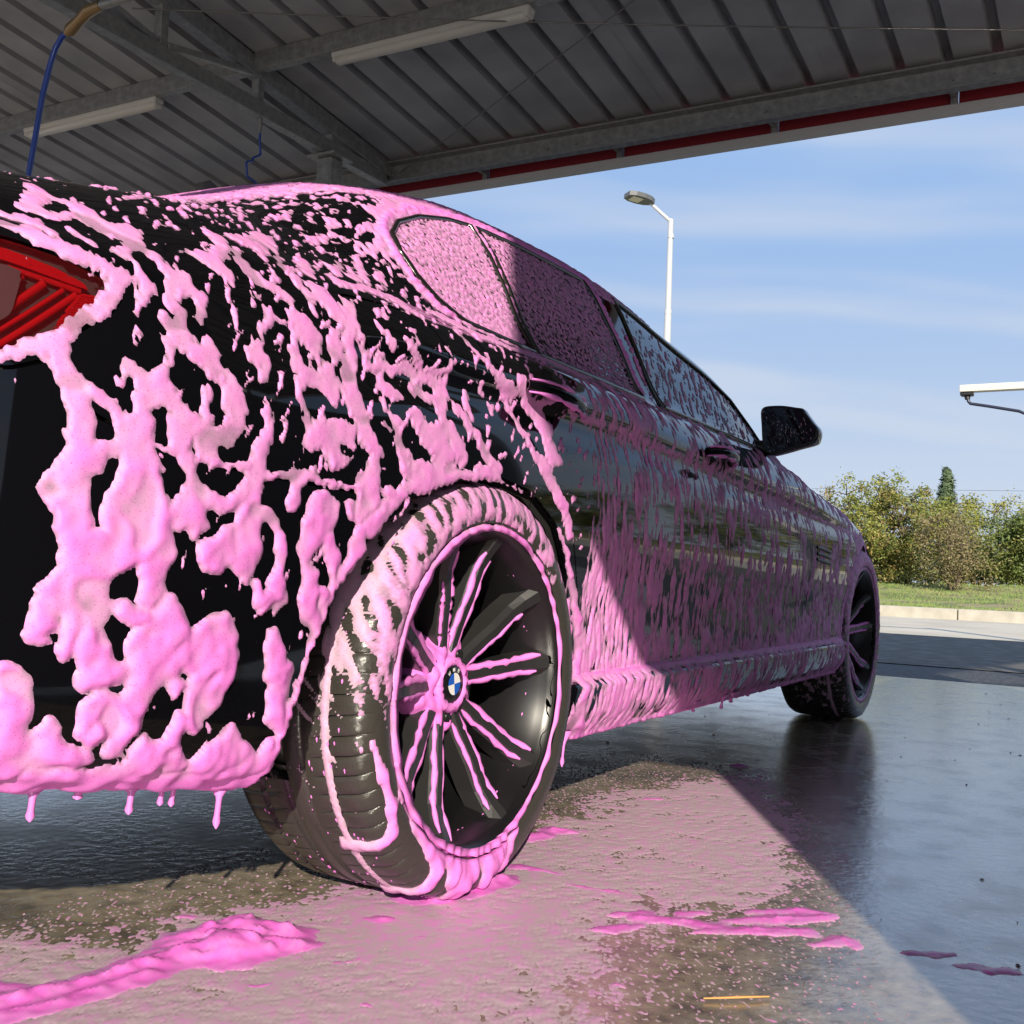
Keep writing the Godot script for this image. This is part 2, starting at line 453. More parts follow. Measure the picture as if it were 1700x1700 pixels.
func steps(a: float, b: float, d: float) -> PackedFloat32Array:
	var o := PackedFloat32Array()
	var n := maxi(1, int(ceil(absf(b - a) / d)))
	for i in n + 1: o.append(lerpf(a, b, float(i) / n))
	return o

# ---------------------------------------------------------------- cutting panels out of the surface
func sdf(poly: PackedVector2Array, p: Vector2) -> float:
	var d := 1e9
	var inside := false
	var n := poly.size()
	var j := n - 1
	for i in n:
		var a := poly[i]
		var e := poly[j] - a
		var w := p - a
		var b := w - e * clampf(w.dot(e) / e.length_squared(), 0.0, 1.0)
		d = minf(d, b.length_squared())
		if (a.y > p.y) != (poly[j].y > p.y):
			if p.x < e.x * (p.y - a.y) / e.y + a.x: inside = not inside
		j = i
	return -sqrt(d) if inside else sqrt(d)

func bounds(poly: PackedVector2Array) -> Rect2:
	var r := Rect2(poly[0], Vector2.ZERO)
	for q in poly: r = r.expand(q)
	return r.grow(0.05)

func clip(s: Dictionary, poly: PackedVector2Array, inside: bool, gap := 0.002) -> Dictionary:
	var v: PackedVector3Array = s.v
	var n: PackedVector3Array = s.n
	var q: PackedVector2Array = s.q
	var t: PackedInt32Array = s.t
	var box := bounds(poly)
	var f := PackedFloat32Array()
	f.resize(q.size())
	for i in q.size():
		var d := sdf(poly, q[i]) if box.has_point(q[i]) else 1.0
		f[i] = -d - gap if inside else d - gap
	var v2 := PackedVector3Array()
	var n2 := PackedVector3Array()
	var q2 := PackedVector2Array()
	var t2 := PackedInt32Array()
	var m := PackedInt32Array()
	m.resize(q.size())
	m.fill(-1)
	var cut := {}
	for k in range(0, t.size(), 3):
		var e := [t[k], t[k + 1], t[k + 2]]
		if f[e[0]] < 0 and f[e[1]] < 0 and f[e[2]] < 0: continue
		var out := PackedInt32Array()
		for a in 3:
			var i: int = e[a]
			var j: int = e[(a + 1) % 3]
			if f[i] >= 0:
				if m[i] < 0:
					m[i] = v2.size()
					v2.append(v[i]); n2.append(n[i]); q2.append(q[i])
				out.append(m[i])
			if (f[i] >= 0) != (f[j] >= 0):
				var c := Vector2i(mini(i, j), maxi(i, j))
				if not cut.has(c):
					var u := f[c.x] / (f[c.x] - f[c.y])
					cut[c] = v2.size()
					v2.append(v[c.x].lerp(v[c.y], u)); n2.append(n[c.x].lerp(n[c.y], u).normalized()); q2.append(q[c.x].lerp(q[c.y], u))
				out.append(cut[c])
		for a in range(1, out.size() - 1): t2.append_array([out[0], out[a], out[a + 1]])
	return {"v": v2, "n": n2, "q": q2, "t": t2}

func near_part(s: Dictionary, poly: PackedVector2Array) -> Dictionary:
	var box := bounds(poly)
	var t: PackedInt32Array = s.t
	var q: PackedVector2Array = s.q
	var m := {}
	var o := {"v": PackedVector3Array(), "n": PackedVector3Array(), "q": PackedVector2Array(), "t": PackedInt32Array()}
	for k in range(0, t.size(), 3):
		if not (box.has_point(q[t[k]]) or box.has_point(q[t[k + 1]]) or box.has_point(q[t[k + 2]])): continue
		for a in 3:
			var i := t[k + a]
			if not m.has(i):
				m[i] = o.v.size()
				o.v.append(s.v[i]); o.n.append(s.n[i]); o.q.append(q[i])
			o.t.append(m[i])
	return o

# the outer skin plus a 12 mm return at its cut edges, so that panels have thickness
func skin(s: Dictionary, push := 0.0, deep := 0.012) -> Geo:
	var g := Geo.new()
	var edges := {}
	for i in s.v.size():
		g.v.append(s.v[i] + s.n[i] * push)
		g.n.append(s.n[i])
	g.ix = s.t.duplicate()
	for k in range(0, s.t.size(), 3):
		for a in 3:
			var i: int = s.t[k + a]
			var j: int = s.t[k + (a + 1) % 3]
			var r := Vector2i(j, i)
			if edges.has(r): edges.erase(r)
			else: edges[Vector2i(i, j)] = true
	if deep > 0.0:
		for e in edges:
			var a: Vector3 = g.v[e.x]
			var b: Vector3 = g.v[e.y]
			if a.x < 0.02 and b.x < 0.02: continue
			g.quad(a, b, b - s.n[e.y] * deep, a - s.n[e.x] * deep)
	return g

func poly(a: Array) -> PackedVector2Array:
	var o := PackedVector2Array()
	for i in range(0, a.size(), 2): o.append(Vector2(a[i], a[i + 1]))
	return o

var ARCH_R := poly([-0.338, 0.10, -0.338, 0.30, -0.332, 0.42, -0.295, 0.53, -0.225, 0.62, -0.125, 0.672, 0.0, 0.688, 0.12, 0.678, 0.22, 0.64, 0.32, 0.58, 0.405, 0.50, 0.455, 0.40, 0.49, 0.30, 0.52, 0.10])
var ARCH_F := poly([-2.60, 0.10, -2.605, 0.30, -2.62, 0.45, -2.68, 0.57, -2.77, 0.65, -2.88, 0.69, -2.98, 0.70, -3.09, 0.685, -3.20, 0.63, -3.28, 0.55, -3.33, 0.44, -3.345, 0.30, -3.35, 0.10])
var WIN_Q := poly([-0.03, 0.998, 0.035, 1.03, 0.077, 1.066, 0.10, 1.105, 0.094, 1.148, 0.05, 1.19, -0.045, 1.238, -0.17, 1.278, -0.262, 1.294, -0.272, 0.99])
var WIN_R := poly([-0.292, 0.989, -0.285, 1.297, -0.45, 1.307, -0.74, 1.307, -0.775, 1.306, -0.79, 1.2, -0.805, 1.08, -0.805, 0.978])
var WIN_F := poly([-0.935, 0.976, -0.925, 1.1, -0.945, 1.302, -1.08, 1.282, -1.25, 1.243, -1.46, 1.19, -1.66, 1.128, -1.74, 1.06, -1.80, 0.953, -1.50, 0.960, -1.19, 0.972])
var DOOR_R := poly([-0.395, 0.345, -0.388, 0.42, -0.30, 0.598, -0.238, 0.672, -0.12, 0.77, -0.04, 0.855, 0.02, 0.915, -0.02, 0.972, -0.4, 0.966, -0.88, 0.958, -0.995, 0.955, -0.995, 0.84, -1.048, 0.70, -1.054, 0.55, -1.06, 0.345])
var DOOR_F := poly([-1.06, 0.345, -1.054, 0.55, -1.048, 0.70, -0.995, 0.84, -0.995, 0.955, -1.4, 0.945, -1.82, 0.928, -2.03, 0.90, -2.085, 0.77, -2.07, 0.57, -2.085, 0.345])
var SILL := poly([-0.30, 0.10, -0.30, 0.333, -2.62, 0.333, -2.62, 0.10])
var FENDER := poly([-2.085, 0.345, -2.07, 0.57, -2.085, 0.77, -2.03, 0.90, -2.25, 0.872, -2.8, 0.83, -3.42, 0.76, -3.42, 0.50, -3.30, 0.345])
var BONNET := poly([-2.0, 2.2, -2.0, 0.93, -2.25, 0.872, -2.8, 0.83, -3.5, 0.75, -3.9, 0.70, -3.9, 2.2])
var BUMPER_F := poly([-3.42, 0.10, -3.42, 0.76, -3.5, 0.75, -3.9, 0.70, -3.9, 0.10])
var BUMPER_R := poly([0.12, 0.60, 0.23, 0.630, 0.416, 0.630, 0.59, 0.636, 0.716, 0.654, 0.782, 0.678, 0.812, 0.735, 0.86, 0.715, 1.14, 0.70, 1.14, 0.05, 0.12, 0.05])
var LAMP := poly([1.14, 0.862, 0.86, 0.856, 0.806, 0.847, 0.762, 0.833, 0.744, 0.816, 0.760, 0.793, 0.812, 0.752, 0.866, 0.722, 1.14, 0.705])
var FLAP := poly([0.366, 0.918, 0.28, 0.928, 0.194, 0.930, 0.165, 0.915, 0.142, 0.862, 0.146, 0.828, 0.165, 0.816, 0.296, 0.818, 0.325, 0.828, 0.352, 0.857])
var ROOF := poly([0.04, 1.46, -0.2, 1.435, -0.6, 1.43, -1.02, 1.43, -1.06, 2.4, 0.0, 2.4])
var SCREEN_R := poly([0.05, 1.47, 0.02, 2.4, 0.40, 2.4, 0.37, 1.36, 0.2, 1.39])
var SCREEN_F := poly([-1.08, 1.43, -1.08, 2.4, -1.96, 2.4, -1.93, 1.16, -1.66, 1.28, -1.3, 1.40])
var TRUNK := poly([0.44, 2.4, 0.42, 1.19, 0.6, 1.15, 0.8, 1.12, 1.14, 1.10, 1.14, 2.4])

func build_body(car: Node3D) -> void:
	var zs := steps(1.12, 0.95, 0.006)
	zs.append_array(steps(0.94, -0.6, 0.012))
	zs.append_array(steps(-0.62, -3.0, 0.02))
	zs.append_array(steps(-3.02, -3.82, 0.02))
	var hs := steps(-0.15, 0.18, 0.033)
	hs.append_array(steps(0.19, 1.45, 0.0085))
	hs.append_array(steps(1.47, 2.3, 0.035))
	var g := surf_grid(zs, hs)
	var s := {"v": g.p, "n": g.n, "q": PackedVector2Array(), "t": PackedInt32Array()}
	for z in zs:
		for h in hs: s.q.append(Vector2(z, h))
	var nj := hs.size()
	for i in zs.size() - 1:
		for j in nj - 1:
			var a := i * nj + j
			if g.p[a].distance_squared_to(g.p[a + 1]) < 1e-10 and g.p[a + nj].distance_squared_to(g.p[a + nj + 1]) < 1e-10: continue
			s.t.append_array([a, a + 1, a + nj, a + 1, a + nj + 1, a + nj])
	var whole := s
	# black shell just behind the skin: what the gaps between panels show
	var shell := Geo.new()
	var sh := clip(clip(whole, ARCH_R, false, -0.01), ARCH_F, false, -0.01)
	for i in sh.v.size():
		shell.v.append(sh.v[i] - sh.n[i] * 0.02); shell.n.append(sh.n[i])
	shell.ix = sh.t
	part(shell, "inner_shell", M.inner_black, car)
	var left := Geo.new()
	for i in sh.v.size():
		left.v.append(sh.v[i] * Vector3(-1, 1, 1)); left.n.append(sh.n[i] * Vector3(-1, 1, 1))
	for k in range(0, sh.t.size(), 3): left.ix.append_array([sh.t[k], sh.t[k + 2], sh.t[k + 1]])
	part(left, "far_body_side", M.black_paint, car)
	var cuts := [["rear_door", DOOR_R], ["front_door", DOOR_F], ["side_skirt", SILL], ["front_fender", FENDER], ["bonnet", BONNET], ["front_bumper", BUMPER_F], ["rear_bumper", BUMPER_R], ["fuel_flap", FLAP], ["roof_panel", ROOF], ["trunk_lid", TRUNK]]
	var panels := {}
	for c in cuts:
		var d := clip(near_part(whole, c[1]), c[1], true, 0.0022)
		if c[0] in ["rear_bumper", "side_skirt"]: d = clip(d, ARCH_R, false, 0.0)
		if c[0] in ["front_fender", "front_bumper", "side_skirt"]: d = clip(d, ARCH_F, false, 0.0)
		if c[0] == "rear_bumper": d = clip(d, LAMP, false, 0.0022)
		if c[0] == "rear_door": d = clip(d, ARCH_R, false, 0.0)
		panels[c[0]] = part(skin(d), c[0], M.black_paint, car)
	var glass := [["quarter_window", WIN_Q, car], ["window", WIN_R, panels["rear_door"]], ["window", WIN_F, panels["front_door"]], ["rear_screen", SCREEN_R, car], ["windscreen", SCREEN_F, car]]
	for c in glass:
		var d := clip(near_part(whole, c[1]), c[1], true, 0.002)
		part(skin(d, -0.0012), c[0], M.dark_glass, c[2])
	var rest := whole
	for c in cuts: rest = clip(rest, c[1], false, 0.0022)
	for w in [WIN_Q, WIN_R, WIN_F, SCREEN_R, SCREEN_F, LAMP, ARCH_R, ARCH_F]: rest = clip(rest, w, false, 0.002)
	part(skin(rest), "side_frame", M.black_paint, car)
	# bright trim round the side windows
	for w in [[WIN_Q, car], [WIN_R, panels["rear_door"]], [WIN_F, panels["front_door"]]]:
		var pl: PackedVector2Array = w[0]
		var pts := PackedVector3Array()
		for i in pl.size():
			for k in 4:
				var q := pl[i].lerp(pl[(i + 1) % pl.size()], k / 4.0)
				var sa := surf_at(q.x, q.y)
				pts.append(sa[0] + sa[1] * 0.001)
		pts.append(pts[0])
		var t := Geo.new()
		t.tube(pts, PackedFloat32Array([0.0055]), 8)
		part(t, "window_trim", M.trim_metal, w[0 + 1])
	# tail lamp: red lens over a stepped reflector
	var lamp := Node3D.new()
	lamp.name = "tail_lamp"
	car.add_child(lamp)
	lamp.set_meta("label", "red tail lamp with clear strip ringed by foam")
	var ld := clip(near_part(whole, LAMP), LAMP, true, 0.003)
	part(skin(ld, 0.001, 0.006), "lens", M.red_lens, lamp)
	var zone := [["housing", M.lamp_deep_red, LAMP, -0.028, 0.004],
		["reflector", M.lamp_red, poly([0.762, 0.816, 0.772, 0.797, 0.805, 0.767, 0.824, 0.757, 0.806, 0.790, 0.788, 0.814]), -0.008, 0.003],
		["side_marker", M.lamp_red, poly([1.1, 0.857, 0.86, 0.850, 0.81, 0.838, 0.778, 0.826, 0.772, 0.817, 0.80, 0.822, 0.86, 0.834, 1.1, 0.842]), -0.010, 0.003],
		["reverse_lamp", M.lamp_clear, poly([0.842, 0.824, 0.852, 0.829, 1.0, 0.832, 1.0, 0.735, 0.892, 0.738, 0.855, 0.775]), -0.006, 0.008]]
	for z in zone:
		var d := clip(near_part(whole, z[2]), z[2], true, 0.001)
		part(skin(d, z[3], z[4]), z[0], z[1], lamp)
	for e in [[0.790, 0.812, 0.868, 0.740, 0.0045], [0.803, 0.815, 0.885, 0.740, 0.003], [0.822, 0.818, 0.90, 0.742, 0.005], [0.842, 0.822, 0.925, 0.745, 0.004], [0.785, 0.817, 0.855, 0.829, 0.0035]]:
		var pts := PackedVector3Array()
		for k in 7:
			var sa := surf_at(lerpf(e[0], e[2], k / 6.0), lerpf(e[1], e[3], k / 6.0))
			pts.append(sa[0] - sa[1] * 0.014)
		var lg := Geo.new()
		lg.tube(pts, PackedFloat32Array([e[4]]), 6)
		part(lg, "light_guide", M.lamp_red, lamp)
	var rib := Geo.new()
	for k in 17:
		var u := k / 16.0
		var a := Vector2(0.769, 0.811).lerp(Vector2(0.815, 0.763), u)
		var b := Vector2(0.787, 0.810).lerp(Vector2(0.821, 0.762), u)
		var p0: Array = surf_at(a.x, a.y)
		var p1: Array = surf_at(b.x, b.y)
		rib.tube(PackedVector3Array([p0[0] - p0[1] * 0.0078, p1[0] - p1[1] * 0.0078]), PackedFloat32Array([0.0009]), 6)
	rib.tube(PackedVector3Array([surf_at(0.777, 0.811)[0] - surf_at(0.777, 0.811)[1] * 0.0082, surf_at(0.818, 0.762)[0] - surf_at(0.818, 0.762)[1] * 0.0082]), PackedFloat32Array([0.001]), 6)
	part(rib, "prism_ribs", M.lamp_red, lamp)
	# door handles in shallow cups
	for e in [[-0.10, -0.325, 0.862, 0.852, "rear_door"], [-1.035, -1.225, 0.853, 0.842, "front_door"]]:
		var pts := PackedVector3Array()
		var rad := PackedFloat32Array()
		for k in 13:
			var u := k / 12.0
			var sa := surf_at(lerpf(e[0], e[1], u), lerpf(e[2], e[3], u))
			pts.append(sa[0] + sa[1] * (0.006 + 0.032 * sin(PI * clampf(u * 1.05, 0.0, 1.0)) ** 0.6))
			rad.append(0.010 + 0.006 * sin(PI * u))
		var hg := Geo.new()
		hg.tube(pts, rad, 12)
		part(hg, "door_handle", M.black_paint, panels[e[4]])
		var cup := Geo.new()
		var cp := surf_at((e[0] + e[1]) * 0.5 + 0.01, e[2] - 0.016)
		var cpts := PackedVector3Array()
		for k in 25:
			var a := TAU * k / 24.0
			var sa := surf_at((e[0] + e[1]) * 0.5 + cos(a) * 0.075, e[2] - 0.014 + sin(a) * 0.026)
			cpts.append(sa[0] + sa[1] * 0.0008)
		for k in 24: cup.tri(cp[0] + cp[1] * 0.0012, cpts[k], cpts[k + 1])
		part(cup, "handle_cup", M.inner_black, panels[e[4]])
	# side air vent behind the front wheel
	var vent := Geo.new()
	for k in 3:
		var p0: Array = surf_at(-2.14, 0.655 - k * 0.02)
		var p1: Array = surf_at(-2.33, 0.645 - k * 0.02)
		vent.tube(PackedVector3Array([p0[0], p0[0].lerp(p1[0], 0.5) + p0[1] * 0.004, p1[0]]), PackedFloat32Array([0.006]), 8)
	part(vent, "side_vent", M.black_plastic, panels["front_fender"])
	# floor, wheel wells, roof fin, mirror
	var fl := Geo.new()
	fl.box(Vector3(0, 0.23, -1.4), Vector3(1.62, 0.06, 2.0), Basis(), 0.02)
	fl.box(Vector3(0, 0.29, 0.72), Vector3(1.45, 0.05, 0.5), Basis(), 0.02)
	fl.box(Vector3(0, 0.25, 0.05), Vector3(1.1, 0.08, 0.9), Basis(), 0.02)
	part(fl, "floor_pan", M.black_plastic, car)
	for a in [ARCH_R, ARCH_F]:
		for sx in [1.0, -1.0]:
			for half in 2:
				var w := Geo.new()
				for i in range(0, a.size() - 1):
					if (half == 0) != (i >= (5 if a == ARCH_R else 7)): continue
					var c := Vector2(0.0 if a == ARCH_R else -2.975, 0.337)
					var p: Vector2 = c + (a[i] - c) * 1.025
					var q: Vector2 = c + (a[i + 1] - c) * 1.025
					var lowest := 0.30 if i >= 5 else 0.2
					if p.y < lowest and q.y < lowest: continue
					if p.y < lowest: p = p.lerp(q, (lowest - p.y) / (q.y - p.y))
					if q.y < lowest: q = q.lerp(p, (lowest - q.y) / (p.y - q.y))
					w.quad(Vector3(0.895 * sx, p.y, p.x), Vector3(0.895 * sx, q.y, q.x), Vector3(0.5 * sx, q.y, q.x), Vector3(0.5 * sx, p.y, p.x))
					if half == 1: w.quad(Vector3(0.895 * sx, p.y, p.x), Vector3(0.895 * sx, q.y, q.x), Vector3(0.885 * sx, lerpf(q.y, c.y, 0.07), lerpf(q.x, c.x, 0.07)), Vector3(0.885 * sx, lerpf(p.y, c.y, 0.07), lerpf(p.x, c.x, 0.07)))
				part(w, "wheel_liner" if half == 0 else "felt_liner", M.inner_black if half == 0 else M.wheel_liner, car)
	var fin := Geo.new()
	fin.prism(poly([0, 0, 0.012, 0.055, 0.03, 0.066, 0.05, 0.06, 0.10, 0.02, 0.13, 0]), 0.022, Vector3(-0.011, 1.325, -0.19), Basis(Vector3(0, 0, -1), Vector3(0, 1, 0), Vector3(1, 0, 0)))
	part(fin, "roof_antenna", M.black_plastic, car)
	build_mirror(car)

func build_mirror(car: Node3D) -> void:
	var o := Node3D.new()
	o.name = "wing_mirror"
	car.add_child(o)
	o.position = Vector3(0.945, 0.990, -1.70)
	var pl := poly([405, 420, 440, 350, 540, 330, 740, 335, 940, 370, 1030, 390, 1090, 470, 1180, 590, 1260, 690, 1265, 780, 1240, 860, 1180, 910, 960, 970, 700, 1040, 560, 1060, 470, 1000, 440, 850, 420, 600])
	var ring := PackedVector2Array()
	for i in pl.size():
		for k in 4:
			var a := pl[(i + pl.size() - 1) % pl.size()]
			var q := a.cubic_interpolate(pl[i], pl[(i + pl.size() - 2) % pl.size()], pl[(i + 1) % pl.size()], k / 4.0)
			ring.append((q - Vector2(830, 700)) * Vector2(0.000208, -0.000208))
	var lay := [[0.004, 0.93], [0.0, 0.965], [-0.008, 1.0], [-0.04, 1.0], [-0.075, 0.93], [-0.10, 0.8], [-0.118, 0.55], [-0.125, 0.2]]
	var g := Geo.new()
	var n := ring.size()
	var P := PackedVector3Array()
	for l in lay:
		for i in n + 1: P.append(Vector3(ring[i % n].x * l[1], ring[i % n].y * l[1] + (1.0 - l[1]) * 0.01, l[0]))
	g.v = P
	g.n = grid_normals(P, lay.size(), n + 1)
	for i in P.size(): g.n[i] = -g.n[i] if g.n[i].dot(Vector3(P[i].x, P[i].y, 0)) < 0 else g.n[i]
	for i in lay.size() - 1:
		for j in n:
			var a := i * (n + 1) + j
			var fn := (P[a + n + 1] - P[a]).cross(P[a + 1] - P[a])
			if fn.dot(g.n[a]) > 0: g.ix.append_array([a, a + 1, a + n + 1, a + 1, a + n + 2, a + n + 1])
			else: g.ix.append_array([a, a + n + 1, a + 1, a + 1, a + n + 1, a + n + 2])
	part(g, "housing", M.black_paint, o)
	var mg := Geo.new()
	var mp := PackedVector2Array()
	for q in ring: mp.append(q * 0.9)
	mg.prism(mp, 0.003, Vector3(0, 0, 0.0))
	part(mg, "mirror_glass", M.dark_glass, o)
	var fr := Geo.new()
	var fp := PackedVector3Array()
	for i in n + 1: fp.append(Vector3(ring[i % n].x * 0.925, ring[i % n].y * 0.925, 0.002))
	fr.tube(fp, PackedFloat32Array([0.0035]), 8)
	part(fr, "glass_frame", M.black_plastic, o)
	rng.seed = 61
	var dr := Geo.new()
	for k in 70:
		var q: Vector2 = ring[rng.randi() % n] * rng.randf_range(0.05, 0.9)
		var r := rng.randf_range(0.0006, 0.0018)
		dr.tube(PackedVector3Array([Vector3(q.x, q.y + r * 2.0, 0.003), Vector3(q.x, q.y, 0.0036), Vector3(q.x + r * 0.4, q.y - r * 2.4, 0.003)]), PackedFloat32Array([r * 0.2, r, r * 0.2]), 6)
	paint(dr, Color(0.5, 0.36, 0.46))
	part(dr, "foam_specks", M.foam, o).set_meta("kind", "stuff")
	var st := Geo.new()
	st.tube(PackedVector3Array([Vector3(-0.115, -0.052, -0.03), Vector3(-0.08, -0.05, -0.035), Vector3(-0.04, -0.045, -0.04)]), PackedFloat32Array([0.03, 0.024, 0.022]), 12)
	part(st, "mirror_arm", M.black_plastic, o)

